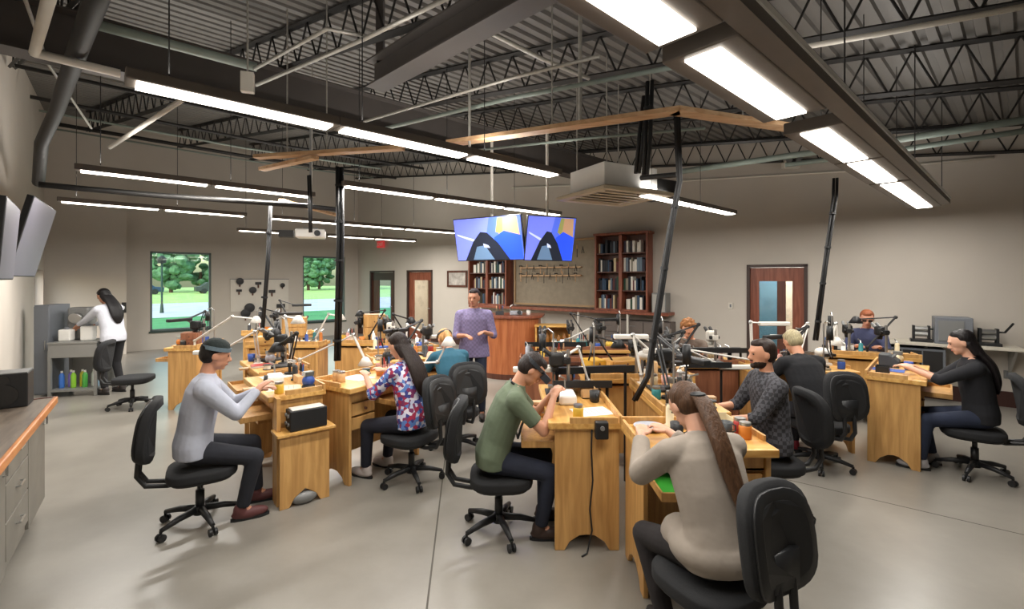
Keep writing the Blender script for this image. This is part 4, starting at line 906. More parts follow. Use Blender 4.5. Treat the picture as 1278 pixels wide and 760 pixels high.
def person(label, x, y, h, sit=True, lean=15, lean2=None, hp=20, yaw=0, hl=(-.12, .42, .97), hr=(.12, .42, .97), feet=None, zp=.56, sk='#c89478', shirt='#888888', shirtm=None, sleeve='long',
           pants='#22242c', shoes='#2a2422', hair='short', hairc='#1c1512', vox=.009, sc=1.0, hem=0.0, grip=60, turn=0, extra=None, group=None, bw=1.08, drape=False):
    loc = Vector((x, y, 0)); lean2 = lean if lean2 is None else lean2
    global bw_
    bw_ = bw; S = skin(sk[1:], sk); body = MB(); L0, L1, L2 = R(lean*.8), R(lean), R(lean2)
    up = lambda l, v: rotx(-l) @ Vector(v)
    P = V(0, -.045 if sit else 0, zp+.035 if sit else .95)
    S1 = P+up(L0*.8, (0, 0, .2)); S2 = S1+up(L1, (0, 0, .24)); N = S2+up(L2, (0, 0, .1))
    TT = rotz(R(turn)); 
    hpa = L2*.6+R(hp); H = N+up(L2, (0, .0, .04))+up(hpa*.8, (0, .018, .115))
    HM = rotz(R(yaw)) @ rotx(-hpa); hd = lambda v: H+HM @ Vector(v)
    # head
    body.sph(hd((0, 0, .015)), (.076, .094, .104), HM, 20, 14)
    body.sph(hd((0, .022, -.045)), (.058, .068, .07), HM, 16, 10)
    body.sph(hd((0, .066, -.088)), (.026, .024, .02), HM)
    body.rc(hd((0, .09, .01)), .009, hd((0, .108, -.022)), .014, 8); body.sph(hd((0, .086, .032)), (.05, .012, .011), HM)
    for s in (-1, 1): body.sph(hd((s*.077, -.005, -.005)), (.01, .02, .032), HM); body.sph(hd((s*.014, .1, -.028)), .009)
    body.sph(hd((0, .088, -.055)), (.024, .012, .012), HM)
    body.rc(N+up(L2, (0, -.01, -.05)), .056, hd((0, -.018, -.06)), .05)
    # torso
    eloft(body, [(P+V(0, 0, -.09), .12, .09, 0), (P, .155, .105, L0*.3), (P+up(L0*.8, (0, 0, .12)), .135, .095, L0), (S1+up(L1, (0, 0, .05)), .145, .1, L1), (S2+up(L1, (0, 0, -.03)), .155, .1, L1), (S2+up(L2, (0, 0, .05)), .12, .075, L2), (N, .06, .055, L2)])
    sh = MB(); T = .016
    # shirt torso
    hemz = -.08-hem if not sit else -.07
    eloft(sh, [(P+V(0, 0, hemz), .165+T+hem*.3, .115+T+hem*.3, 0), (P+V(0, 0, .02), .165+T, .118+T, L0*.3), (P+up(L0*.8, (0, 0, .12)), .148+T, .108+T, L0), (S1+up(L1, (0, 0, .05)), .155+T, .112+T, L1), (S2+up(L1, (0, 0, -.03)), .165+T, .108+T, L1), (S2+up(L2, (0, 0, .045)), .13+T, .082+T, L2), (N+up(L2, (0, 0, -.01)), .07, .066, L2), (N+up(L2, (0, 0, .015)), .056, .056, L2)])
    for s, hand in ((-1, hl), (1, hr)):
        A = S2+up(L2, (s*.163*bw, .0, .02)); t = Vector(hand)
        E, Wr = ik(A, t, .29, .255, (s*.55, -.45, -.9))
        body.rc(A, .048, E, .038); body.rc(E, .038, Wr, .025)
        body.rc(N+up(L2, (s*.03, 0, -.03)), .05, A, .045)
        r1 = .062*bw
        sh.rc(N+up(L2, (s*.04, 0, -.045)), .055, A, r1); 
        if sleeve == 'long':
            dr_ = .014 if drape else 0; sh.rc(A, r1, E, .052+dr_); C = E+(Wr-E)*.9; sh.cyl(E, C, .051+dr_, .036+dr_)
        elif sleeve == 'rolled': sh.rc(A, r1, E, .052); C = E+(Wr-E)*.25; sh.cyl(E, C, .051, .047)
        else: sh.cyl(A, A+(E-A)*.72, r1, .058)
        if drape: sh.sph(P+V(0, .05, -.0), (.245, .21, .12), nu=24, nv=14); sh.rc(P+V(s*.09, .03, -.01), .11, P+V(s*.11, .2, -.01), .1)
        hw_ = loc+rotz(-R(h)) @ Wr; OCC.append((hw_.x, hw_.y, .06)) if Wr.z < 1.08 else 0
        hw_ = loc+rotz(-R(h)) @ (Wr+(Wr-E).normalized()*.08); OCC.append((hw_.x, hw_.y, .06)) if Wr.z < 1.08 else 0
        # hand: palm, four fingers, thumb
        f = (Wr-E).normalized(); f = (f+V(0, 0, -.15)).normalized(); sd = f.cross(V(0, 0, 1)).normalized()*s  # outward side
        nn = sd.cross(f).normalized(); nn = nn if nn.z > 0 else -nn                                       # back of hand up
        Mh = Matrix((sd, f, nn)).transposed()
        pc = Wr+f*.045
        body.sph(pc, (.036, .05, .015), Mh, 12, 8); body.rc(Wr, .024, Wr+f*.02, .023, 10)
        g = R(grip)
        for i, (o_, l_) in enumerate(((-.028, .034), (-.0095, .04), (.0095, .037), (.027, .029))):
            k0 = Wr+f*(.083-abs(o_)*.25)+sd*o_*1.05
            k1 = k0+(f*math.cos(g*.45)-nn*math.sin(g*.45))*l_; k2 = k1+(f*math.cos(g*1.1)-nn*math.sin(g*1.1))*l_*.75
            body.rc(k0-f*.02, .0095, k1, .0088, 8); body.rc(k1, .0088, k2, .0078, 8)
        t0 = Wr+f*.025-sd*.03; t1 = t0+(f*.75-sd*.45-nn*.35).normalized()*.042; t2 = t1+(f*.95-sd*.05-nn*.3).normalized()*.03
        body.rc(t0, .013, t1, .0105, 8); body.rc(t1, .0105, t2, .009, 8)
    pt = MB()
    if feet is None: feet = ((-.14, .42, .09), (.14, .4, .09)) if sit else ((-.11, .03, .09), (.12, -.02, .09))
    pt.sph(P+V(0, 0, -.02), (.17, .125, .1)) if sit else eloft(pt, [(P+V(0, 0, .06), .16, .118, 0), (P, .172, .125, 0), (P+V(0, 0, -.1), .175, .12, 0)])
    ankles = []
    for s, ft in zip((-1, 1), feet):
        Hj = P+V(s*.09, .0, -.03); K, A = ik(Hj, Vector(ft), .43, .42, (s*.25, 1, .6) if sit else (s*.05, 1, 0))
        body.rc(Hj, .07, K, .05); body.rc(K, .05, A, .034); body.rc(A, .034, A+V(0, .1, -.055), .028)
        pt.rc(Hj, .092, K, .066); pt.rc(K, .066, K+(A-K)*.2, .062); pt.cyl(K+(A-K)*.05, K+(A-K)*.95, .064, .05)
        ankles.append(A)
    b = body.build('person', S); remesh(b, vox, 2)
    b.location = loc; b.rotation_euler = (0, 0, -R(h)); tag(b, label, 'person', group)
    o = sh.build('shirt', shirtm or mat('cloth_'+shirt[1:], shirt, .9, noise=.06, scale=5, bump=.7, bscale=11), b); remesh(o, vox*1.2, 14 if drape else 5)
    o = pt.build('trousers', mat('cloth_'+pants[1:], pants, .9, noise=.12, scale=8, bump=.6, bscale=12), b); remesh(o, vox*1.3, 3)
    for A in ankles:
        m_ = MB(); m_.sph(A+V(0, .055, -.045), (.046, .135, .045)); m_.sph(A+V(0, -.01, -.01), (.045, .055, .06)); o = m_.build('shoe', mat('shoe_'+shoes[1:], shoes, .6), b); remesh(o, .009, 2)
        m_ = MB(); m_.prism([(.042*math.cos(a_*.45)*(1 if math.sin(a_*.45) > 0 else .8), .138*math.sin(a_*.45)) for a_ in range(14)], lambda x_, y_, t_: A+V(x_, .055+y_, t_), -.09, -.068); m_.build('sole', M_BLACK, o)
    # face details
    for s in (-1, 1): m_ = MB(); m_.sph(hd((s*.031, .0865, .012)), (.012, .006, .006), HM); m_.build('eye', mat('eye_dark', '#241a16', .2), b, smooth=True)
    m_ = MB(); m_.sph(hd((0, .094, -.056)), (.022, .008, .007), HM); m_.build('lips', mat('lips', '#a0584e', .5), b, smooth=True)
    # hair
    hr_ = MB(); hm = hairmat(hairc)
    hr_.sph(hd((0, -.03, .037)), (.086, .088, .092), HM, 20, 12)
    hr_.sph(hd((0, -.038, .0)), (.084, .078, .08), HM, 16, 10)
    if hair == 'short': hr_.sph(hd((0, .02, .085)), (.06, .06, .04), HM)
    if hair == 'curly':
        rn = random.Random(5)
        for k in range(46):
            a, e = rn.uniform(0, 6.28), rn.uniform(-.3, 1.5); p_ = V(math.cos(e)*math.cos(a)*.088, math.cos(e)*math.sin(a)*.095-.03, math.sin(e)*.1+.03)
            if p_.y > .03 and p_.z < .07: continue
            hr_.sph(hd(p_), rn.uniform(.018, .03), nu=8, nv=6)
    def sheet(rr, n=18):
        k_ = [(Vector(c), a, b_) for c, a, b_ in rr]; rr = []
        for i_ in range(len(k_)-1):
            q = [k_[max(i_-1, 0)], k_[i_], k_[i_+1], k_[min(i_+2, len(k_)-1)]]
            for t_ in (0, .2, .4, .6, .8):
                f_ = lambda A_, B_, C_, D_: .5*((2*B_)+(C_-A_)*t_+(2*A_-5*B_+4*C_-D_)*t_*t_+(3*B_-A_-3*C_+D_)*t_**3)
                rr.append(tuple(f_(*[w_[m__] for w_ in q]) for m__ in range(3)))
        rr.append(k_[-1])
        hr_.rings([[c+V(a*math.cos(2*math.pi*j_/n), b_*math.sin(2*math.pi*j_/n), 0) for j_ in range(n)] for c, a, b_ in rr])
    if hair == 'long':
        hr_.sph(hd((0, .0, .075)), (.07, .07, .05), HM)
        for s in (-1, 1): hr_.rc(hd((s*.066, -.035, -.02)), .03, hd((s*.075, -.05, -.12)), .024)
        sheet([(hd((0, -.045, .05)), .07, .06), (hd((0, -.06, -.03)), .085, .062), (hd((0, -.075, -.11)), .095, .055), (S2+up(L2, (0, -.125, .03)), .11, .05), (S2+up(L1, (0, -.145, -.12)), .105, .036), (S1+up(L1, (0, -.14, .03)), .07, .02), (S1+up(L1, (0, -.135, -.02)), .03, .01)])
    if hair == 'ponytail':
        hr_.sph(hd((0, .01, .08)), (.068, .068, .042), HM)
        pts = [(hd((0, -.1, .03)), .035, .03), (hd((0, -.13, -.04)), .05, .038), (S2+up(L2, (.0, -.165, .05)), .052, .036), (S2+up(L1, (.01, -.165, -.1)), .05, .032), (S1+up(L1, (.02, -.165, .02)), .038, .026), (S1+up(L0, (.03, -.165, -.12)), .016, .012)]
        sheet(pts); m_ = MB(); m_.sph(hd((0, -.122, .0)), (.045, .035, .014)); m_.build('hair_tie', M_BLACK, b, smooth=True)
    if hair == 'bun': hr_.sph(hd((0, .01, .08)), (.066, .064, .04), HM); hr_.rc(hd((0, -.1, .0)), .045, hd((0, -.11, -.12)), .03)
    o = hr_.build('hair', hm, b); remesh(o, .008, 2)
    if extra == 'visor':
        m_ = MB(); m_.lathe([(.088, 0), (.092, 0), (.092, .028), (.088, .028)], n=24); m_.v = [hd(V(v_.x, v_.y*1.12-.012, v_.z+.035)) for v_ in m_.v]; m_.box(hd((0, .115, .03)), (.13, .07, .05), HM); m_.build('magnifier_visor', mat('grey_visor', '#30343a', .4), b)
    if extra == 'cap': m_ = MB(); m_.sph(hd((0, -.01, .065)), (.09, .098, .07), HM); o = m_.build('knit_cap', mat('cap_cloth', '#1a2322', .9, bump=.4), b, smooth=True); m_ = MB(); m_.lathe([(.09, 0), (.096, 0), (.096, .03), (.09, .03)], n=24); m_.v = [hd(V(v_.x, v_.y*1.08-.008, v_.z+.04)) for v_ in m_.v]; m_.build('cap_band', mat('cap_band_blue_grey', '#5b6b74', .8), b)
    if extra == 'glasses':
        m_ = MB()
        for s in (-1, 1):
            m_.box(hd((s*.034, .1, .012)), (.046, .006, .03), HM); m_.box(hd((s*.078, .05, .012)), (.004, .1, .006), HM)
        m_.box(hd((0, .103, .018)), (.02, .005, .005), HM); m_.build('glasses', M_BLACK, b)
    if extra == 'beard':
        m_ = MB(); m_.sph(hd((0, .028, -.07)), (.06, .064, .05), HM); m_.sph(hd((0, .075, -.088)), (.032, .026, .026), HM); m_.sph(hd((0, .092, -.044)), (.028, .01, .008), HM); o = m_.build('beard', hm, b); remesh(o, .006, 2)
    if extra == 'strap':
        m_ = MB(); m_.lathe([(.09, 0), (.095, 0), (.095, .022), (.09, .022)], n=24); m_.v = [hd(V(v_.x, v_.y*1.1-.02, v_.z+.03)) for v_ in m_.v]; m_.build('head_strap', M_BLACK, b)
    if extra == 'apron' or label.startswith('man in a green'):
        m_ = MB(); m_.tube([N+up(L2, (-.065, .05, -.03)), N+up(L2, (-.05, -.062, .01)), N+up(L2, (.05, -.062, .01)), N+up(L2, (.065, .05, -.03)), S2+up(L1, (.075, .125, -.06)), S1+up(L1, (.1, .14, 0)), S1+up(L1, (-.1, .14, 0)), S2+up(L1, (-.075, .125, -.06)), N+up(L2, (-.065, .05, -.03))], .009, 6); m_.build('apron_strap', M_BLACK, b)
    return b
person('man in a grey blue shirt and dark cap seated beside the side shelf', -2.43, 3.62, 58, lean=12, hp=8, zp=.585, bw=1.25, hl=(-.1, .42, .97), hr=(.1, .4, 1.02), sk='#b98468', shirt='#a7abb8', extra='cap', hairc='#181412', vox=.008, shoes='#5a3030', feet=((-.16, .4, .09), (.12, .28, .09)))
person('woman with long dark hair in a red, blue and white floral top', -.96, 4.39, -64, lean=14, hp=24, hl=(-.14, .42, .97), hr=(.14, .42, .97), sk='#c8967a', shirtm=cells('floral_cloth', ['#c9cbe0', '#a32a4a', '#3c3f86', '#d8d4de', '#7a2f5c', '#5a7fc0'], 32), sleeve='rolled', hair='long', hairc='#241a16', pants='#1c1e2a', shoes='#b9b0ac', vox=.008)
person('blond person in a teal top with a dark head strap leaning over a bench', -.65, 5.28, -28, lean=34, hp=30, hl=(-.15, .5, .95), hr=(.15, .5, .95), sk='#cf9c80', shirt='#27586c', sleeve='short', hair='bun', hairc='#b98c58', extra='strap', pants='#3b4a4c', zp=.56, vox=.01)
person('man in a green grey T-shirt with a visor bent over his work in front', -.1, 3.5, 86, lean=24, hp=32, bw=1.18, hl=(-.1, .42, 1.0), hr=(.1, .4, 1.02), sk='#cb9578', shirt='#5f6b56', sleeve='short', hairc='#2a2220', pants='#1f2433', extra='visor', shoes='#3a2a24', vox=.007, feet=((-.15, .36, .09), (.13, .3, .09)))
person('woman in a loose grey sweater with a very long brown ponytail, nearest the camera', 1.02, 2.3, -14, lean=26, hp=28, yaw=6, bw=1.16, drape=True, hl=(-.12, .53, .96), hr=(.08, .54, .96), sk='#cc9a80', shirt='#958b80', hair='ponytail', hairc='#4a3322', pants='#231f20', shoes='#1c1a1a', vox=.006, zp=.55, hem=.0, feet=((-.16, .2, .09), (.1, .1, .09)))
person('bearded man in a dark plaid shirt looking away to the side', 2.08, 3.8, -84, lean=6, bw=1.22, hp=2, yaw=6, hl=(-.14, .4, .78), hr=(.14, .38, .8), sk='#c99274', shirtm=plaid('dark_plaid', '#2a2a2e', '#4a4a50'), sleeve='rolled', hairc='#2a1e18', pants='#2c3a55', vox=.008, extra='beard')
person('light haired man in a black T-shirt sitting with his back to the camera', 3.05, 4.75, -8, lean=26, bw=1.2, hp=18, hl=(-.15, .46, .97), hr=(.2, .42, .92), sk='#c99274', shirt='#15161a', sleeve='short', hairc='#a39877', pants='#24242a', shoes='#8a2433', vox=.009)
person('woman with long black hair in black shirt and dark jeans seated by the wall', 4.5, 4.52, -56, lean=10, hp=14, hl=(-.1, .5, 1.0), hr=(.12, .44, .98), sk='#d0a086', shirt='#16171c', sleeve='rolled', hair='long', hairc='#151112', pants='#20283c', shoes='#a5a2a4', vox=.008, feet=((-.14, .42, .09), (.1, .3, .09)))
person('standing man in a purple checked shirt and dark jeans', -.52, 6.35, 176, sit=False, bw=1.15, lean=2, hp=6, yaw=-14, hl=(-.14, .26, 1.2), hr=(.1, .28, 1.16), sk='#a8765c', shirtm=plaid('purple_check', '#6c6384', '#797093'), sleeve='rolled', hairc='#221a18', pants='#1e2638', hem=.03, vox=.009)
person('standing woman in a white top with long black hair at the wash station', -6.62, 7.72, -80, sit=False, lean=14, hp=26, hl=(-.12, .58, 1.12), hr=(.14, .56, 1.1), sk='#b98468', shirt='#c5c8d2', hair='long', hairc='#121011', pants='#18181b', vox=.011)
person('person with curly reddish hair working behind the front pod', 2.36, 6.25, 196, lean=20, hp=24, yaw=-25, sk='#cf9678', shirt='#6a5c52', hair='curly', hairc='#8a5a30', vox=.01)
person('person with reddish hair and glasses behind black microscopes', 5.15, 6.75, 215, lean=12, hp=14, sk='#d0967c', shirt='#3a3f5c', hair='short', hairc='#8a5034', extra='glasses', vox=.011, zp=.62)
# stools for the two seen only above their benches
for (x, y, h, l) in ((2.36, 6.25, 196, 'under the curly haired person'), (5.15, 6.75, 215, 'under the person with glasses')):
    o = copy_tree(ch0); o['label'] = 'black task chair '+l; o.location = (x, y, 0); o.rotation_euler = (0, 0, -R(h)); o['group'] = 'black task chairs at the benches'
# ================================================================ BENCH-TOP THINGS
def on_bench(key, x, y):
    b = BEN[key]; dv, wv = hvec(b['h']); p = b['c']+wv*x+dv*y; return Vector((p.x, p.y, .9015)), b
def free(key, x, y, r, step=.02, tries=400):
    """nearest free spot on that bench top to (x, y); None when the bench is full"""
    b = BEN[key]; w, d = b['w']/2-.03, b['d']
    best = None
    for k in range(tries):
        a = k*2.4; q = step*math.sqrt(k)
        xx, yy = x+q*math.cos(a), y+q*math.sin(a)
        if abs(xx) > w-r*.8 or yy < r*.6 or yy > d-.01-r*.75: continue
        p, _ = on_bench(key, xx, yy)
        if all((p.x-o[0])**2+(p.y-o[1])**2 > (r+o[2])**2 for o in OCC):
            OCC.append((p.x, p.y, r)); return xx, yy
    return None
RAD = dict(tool_block=.088, jar=.042, papers=.15, bin=.09, cup=.06, torch=.045, vise=.062, book=.115, dish=.106, spool=.048, monitor=.14, ringlight=.13, headset=.105)
M_LAMPW = mat('lamp_white', '#dedad2', .35)
def lamp(label, p0, p1, p2, head='bar', m=None, r=.015):
    """articulated lamp: base on the bench, knee, head"""
    m = m or M_LAMPW; p0, p1, p2 = Vector(p0), Vector(p1), Vector(p2); t = thing('articulated_lamp', label, 'lamp', p0)
    OCC.append((p0.x, p0.y, .055)); a, b = p1-p0, p2-p0; up = V(0, 0, .09)
    m_ = MB(); m_.cyl((0, 0, 0), (0, 0, .02), .055, .05, 16); m_.cyl((0, 0, .02), up, .014); m_.build('base', m, t)
    for nm, q0, q1 in (('lower_arm', up, a), ('upper_arm', a, b)):
        n = frame_of(q1-q0)[0]*.014; m_ = MB(); m_.cyl(q0+n, q1+n, r*.62, n=6); m_.cyl(q0-n, q1-n, r*.62, n=6); m_.build(nm, m, t)
    for q_ in (a, up): m_ = MB(); m_.sph(q_, .024, nu=10, nv=6); m_.build('joint', M_DARK if m is M_BLACK else M_CHROME, t, smooth=True)
    d = (b-a).normalized(); hd_ = Vector((d.x, d.y, 0)).normalized() if d.xy.length > .05 else V(1, 0, 0)
    if head == 'bar': m_ = MB(); m_.box(b+hd_*.1, (.34, .07, .045), rotz(math.atan2(hd_.y, hd_.x))); m_.build('lamp_head', m, t, bevel=.01)
    else:
        m_ = MB(); m_.lathe([(.02, .07), (.035, .06), (.085, -.02), (.08, -.022), (.03, .045)], n=18); m_.v = [b+V(0, 0, -.03)+v_ for v_ in m_.v]; m_.build('lamp_shade', m, t, smooth=True)
        m_ = MB(); m_.sph(b+V(0, 0, -.03), .03, nu=10, nv=6); m_.build('bulb', mat('bulb_white', '#fff4dc', .4, emit=1.5), t)
    return t
def L(Z, b, k, h_, label, **kw):      # base/knee/head seen at those places of the photo, all at distance Z
    q = lambda p, dz=0: Vector(((p[0]-639)/FPX*Z, Z+dz, zat(p[1], Z)))
    p0 = q(b); best = None
    for k_, bb in BEN.items():                       # stand the base on the nearest bench top
        dv, wv = hvec(bb['h']); r_ = p0-bb['c']; xx = max(-bb['w']/2+.07, min(bb['w']/2-.07, r_.dot(wv))); yy = max(.07, min(bb['d']-.07, r_.dot(dv)))
        q2, _ = on_bench(k_, xx, yy); dd = (q2.xy-p0.xy).length
        if best is None or dd < best[0]: best = (dd, q2)
    p0 = best[1]; return lamp(label, p0, q(k), q(h_), **kw)
L(5.3, (300, 470), (318, 414), (272, 440), 'white articulated lamp reaching back over the bench behind the grey shirted man')
L(5.2, (426, 462), (441, 418), (456, 450), 'white lamp with peaked arms above the floral top woman\'s bench', head='cone')
L(6.2, (505, 440), (508, 405), (540, 420), 'white bar lamp over the bench before the open door')
L(4.15, (734, 476), (722, 434), (678, 461), 'white lamp with peaked arms above the green shirted man\'s bench')
L(6.7, (739, 438), (738, 409), (694, 430), 'thin white lamp high over the reddish bench before the counter', head='cone')
L(4.45, (776, 478), (790, 418), (812, 438), 'white lamp leaning in front of the bookcase end, left of the thick hose')
L(4.6, (838, 470), (824, 432), (800, 420), 'white lamp right of the thick hose')
L(5.0, (900, 458), (858, 436), (905, 458), 'long low white lamp over the dark rails of the front pod')
L(5.3, (932, 452), (937, 402), (955, 404), 'white T shaped lamp standing before the glazed cherry door', head='bar')
L(5.6, (985, 440), (1008, 404), (990, 420), 'white slanting lamp in front of the glazed cherry door\'s right edge')
L(5.4, (1036, 442), (1043, 404), (1044, 425), 'upright white lamp between the light haired man and the glasses wearer', head='cone')
L(5.5, (366, 455), (356, 395), (372, 398), 'white lamp rising before the black tools of the back wall', head='cone')
L(6.6, (270, 440), (290, 395), (320, 398), 'white lamp curving in front of the large window\'s right edge', head='cone')
L(4.9, (520, 470), (546, 452), (560, 425), 'white lamp arm beside the blond person\'s head', head='cone')
L(7.2, (408, 424), (410, 392), (425, 395), 'small white lamp before the small back window', head='cone')
# --- microscopes
def microscope(key, x, y, rz, label, m=M_BLACK, s=1.0):
    f_ = free(key, x, y, .13*s)
    if not f_: return None
    x, y = f_; p, b = on_bench(key, x, y); t = thing('bench_microscope', label, 'microscope', p, -R(b['h'])+R(rz))
    q = lambda *a: Vector(a)*s
    m_ = MB(); m_.box(q(0, 0, .012), q(.2, .24, .024)); m_.build('base', m, t, bevel=.006)
    m_ = MB(); m_.cyl(q(0, .09, .02), q(0, .09, .4), .016*s, n=10); m_.build('post', M_CHROME, t)
    m_ = MB(); m_.box(q(0, .06, .3), q(.06, .1, .06)); m_.build('focus_mount', m, t, bevel=.006)
    m_ = MB(); m_.rings(rblk(q(0, -.02, .31), .055*s, .07*s, .06*s)); m_.cyl(q(0, -.03, .26), q(0, -.03, .2), .035*s, .028*s); m_.build('optical_head', m, t, smooth=True)
    for e in (-.03, .03): m_ = MB(); m_.cyl(q(e, -.05, .34), q(e, -.14, .4), .018*s, n=10); m_.build('eyepiece', M_DARK if m is not M_BLACK else M_GREY, t)
    for e in (-1, 1): m_ = MB(); m_.cyl(q(e*.03, .06, .3), q(e*.055, .06, .3), .02*s, n=12); m_.build('knob', M_DARK, t)
    return t
# --- flex shaft motor on stand
def flexshaft(key, x, y, label):
    f_ = free(key, x, y, .075)
    if not f_: return None
    x, y = f_; p, b = on_bench(key, x, y); t = thing('flex_shaft_motor', label, 'motor', p, -R(b['h']))
    m_ = MB(); m_.box((0, 0, .01), (.1, .1, .02)); m_.cyl((0, 0, .02), (0, 0, .5), .008, n=8); m_.tube([(0, 0, .5), (0, -.05, .54), (0, -.1, .52)], .007); m_.build('stand', M_CHROME, t)
    m_ = MB(); m_.cyl((0, -.1, .34), (0, -.1, .49), .034, .03, 14); m_.build('motor_case', M_BLACK, t, smooth=True)
    m_ = MB(); m_.tube([(0, -.1, .34), (.01, -.1, .22), (.04, -.09, .14), (.05, -.04, .16), (.03, -.01, .24)], .007); m_.build('flexible_shaft', M_BLACK, t, smooth=True)
    m_ = MB(); m_.cyl((.03, -.012, .24), (.02, -.012, .33), .012, n=10); m_.build('handpiece', M_CHROME, t)
# --- small things
def small(kind, key, x, y, colname, colhex, where, rz=0, zoff=0.0):
    f_ = free(key, x, y, RAD[kind])
    if not f_: return None
    x, y = f_
    p, b = on_bench(key, x, y); p = p+V(0, 0, zoff); RZ = -R(b['h'])+R(rz)
    m = mat('item_'+colname.replace(' ', '_'), colhex, .5, noise=.05)
    lb = lambda s: '%s %s %s' % (colname, s, where)
    if kind == 'tool_block':
        t = thing('tool_block', lb('block of hand tools'), 'tool block', p, RZ); m_ = MB(); m_.box((0, 0, .035), (.16, .09, .07)); m_.build('block', m, t, bevel=.004)
        for i in range(5):
            m_ = MB(); hx = -.06+i*.03; m_.cyl((hx, 0, .06), (hx, .005*(i % 3), .12), .003, n=6); m_.cyl((hx, .005*(i % 3), .11), (hx, .01*(i % 3), .18), .009, .007, 8); m_.build('tool', [M_PINE, M_BLACK, mat('tool_red', '#a83228', .5), M_DARK, mat('tool_blue', '#2c5a9a', .5)][i], t)
    elif kind == 'jar':
        t = thing('jar', lb('jar with lid'), 'jar', p, RZ); m_ = MB(); m_.lathe([(.035, 0), (.038, .006), (.038, .075), (.032, .085)]); m_.build('glass_body', m, t, smooth=True); m_ = MB(); m_.cyl((0, 0, .085), (0, 0, .103), .034, n=16); m_.build('lid', M_CHROME, t)
    elif kind == 'papers':
        t = thing('paper_sheet', lb('sheet of paper'), 'paper', p, RZ); m_ = MB(); m_.box((0, 0, .0015), (.21, .28, .003)); m_.build('sheet', m, t); m_ = MB()
        for i in range(4): m_.box((0, .08-i*.04, .0032), (.15, .006, .0006))
        m_.build('drawn_lines', M_GREY, t)
    elif kind == 'bin':
        t = thing('small_bin', lb('open parts bin'), 'bin', p, RZ); m_ = MB()
        for bx in ((0, 0, .004, .15, .11, .008), (-.073, 0, .04, .004, .11, .08), (.073, 0, .04, .004, .11, .08), (0, -.053, .03, .15, .004, .06), (0, .053, .045, .15, .004, .09)): m_.box(bx[:3], bx[3:])
        m_.build('tray', m, t); m_ = MB()
        for i in range(6): m_.box((-.05+.02*i, random.uniform(-.02, .02), .02), (.018, .06, .02), rotz(random.uniform(-.5, .5)))
        m_.build('metal_scraps', M_CHROME, t)
    elif kind == 'cup':
        t = thing('cup', lb('cup with handle'), 'cup', p, RZ); m_ = MB(); m_.lathe([(.03, 0), (.038, .01), (.042, .09), (.038, .09), (.034, .015)]); m_.build('bowl', m, t, smooth=True); m_ = MB(); m_.tube([(.04, 0, .075), (.065, 0, .065), (.065, 0, .03), (.04, 0, .02)], .005); m_.build('handle', m, t, smooth=True)
    elif kind == 'torch':
        t = thing('hand_torch', lb('gas torch'), 'torch', p, RZ); m_ = MB(); m_.lathe([(.04, 0), (.04, .01), (.026, .02), (.026, .13), (.015, .15)]); m_.build('tank', m, t, smooth=True); m_ = MB(); m_.tube([(0, 0, .15), (0, -.01, .175), (0, -.08, .19)], .008); m_.build('nozzle', M_CHROME, t)
    elif kind == 'vise':
        t = thing('ball_vise', lb('round ball vise'), 'vise', p, RZ); m_ = MB(); m_.lathe([(.05, 0), (.06, .01), (.05, .03)]); m_.build('ring_base', M_BLACK, t); m_ = MB(); m_.sph((0, 0, .065), .055); m_.build('ball', m, t, smooth=True); m_ = MB(); m_.box((-.018, 0, .13), (.028, .08, .04)); m_.box((.018, 0, .13), (.028, .08, .04)); m_.build('jaw', M_CHROME, t)
    elif kind == 'book':
        t = thing('notebook', lb('closed notebook'), 'notebook', p, RZ); m_ = MB(); m_.box((0, 0, .012), (.15, .21, .018)); m_.build('pages', M_PAPER, t); m_ = MB(); m_.box((0, 0, .0015), (.156, .216, .003)); m_.box((0, 0, .0225), (.156, .216, .003)); m_.box((-.078, 0, .012), (.003, .216, .024)); m_.build('cover', m, t)
    elif kind == 'dish':
        t = thing('shallow_dish', lb('round shallow dish'), 'dish', p, RZ); m_ = MB(); m_.lathe([(.05, 0), (.1, .022), (.104, .022), (.054, -.0)] if 0 else [(.06, 0), (.1, .02), (.104, .024), (.095, .02), (.05, .006)], n=24); m_.build('bowl', m, t, smooth=True); m_ = MB(); m_.cyl((0, 0, .006), (0, 0, .012), .05, n=20); m_.build('pitch_pad', M_GREY, t)
    elif kind == 'spool':
        t = thing('wire_spool', lb('spool of wire'), 'spool', p, RZ); m_ = MB(); m_.cyl((0, 0, 0), (0, 0, .006), .045, n=18); m_.cyl((0, 0, .05), (0, 0, .056), .045, n=18); m_.build('flange', M_BLACK, t); m_ = MB(); m_.cyl((0, 0, .006), (0, 0, .05), .034, n=18); m_.build('wire', m, t)
    elif kind == 'monitor':
        t = thing('control_box', lb('control box'), 'control box', p, RZ); m_ = MB(); m_.prism([(-.09, 0), (.09, 0), (.09, .14), (.0, .14), (-.09, .07)], lambda a, c, tt: V(tt, a, c), -.12, .12); m_.build('case', m, t, bevel=.006); m_ = MB()
        for i in range(3): m_.cyl((-.07+.07*i, -.03, .108), (-.07+.07*i, -.055, .14), .013, n=10)
        m_.build('dial', M_GREY, t)
    elif kind == 'ringlight':
        t = thing('helping_hand_fixture', lb('fixture with round lens'), 'fixture', p, RZ); m_ = MB(); m_.box((0, 0, .04), (.24, .14, .08)); m_.build('body', m, t, bevel=.02); m_ = MB(); m_.cyl((.06, -.07, .05), (.06, -.1, .055), .04, n=18); m_.build('lens', M_BLACK, t); m_ = MB(); m_.tube([(-.1, 0, .07), (-.12, 0, .16), (-.05, -.05, .2)], .008); m_.build('arm', M_CHROME, t)
    elif kind == 'headset':
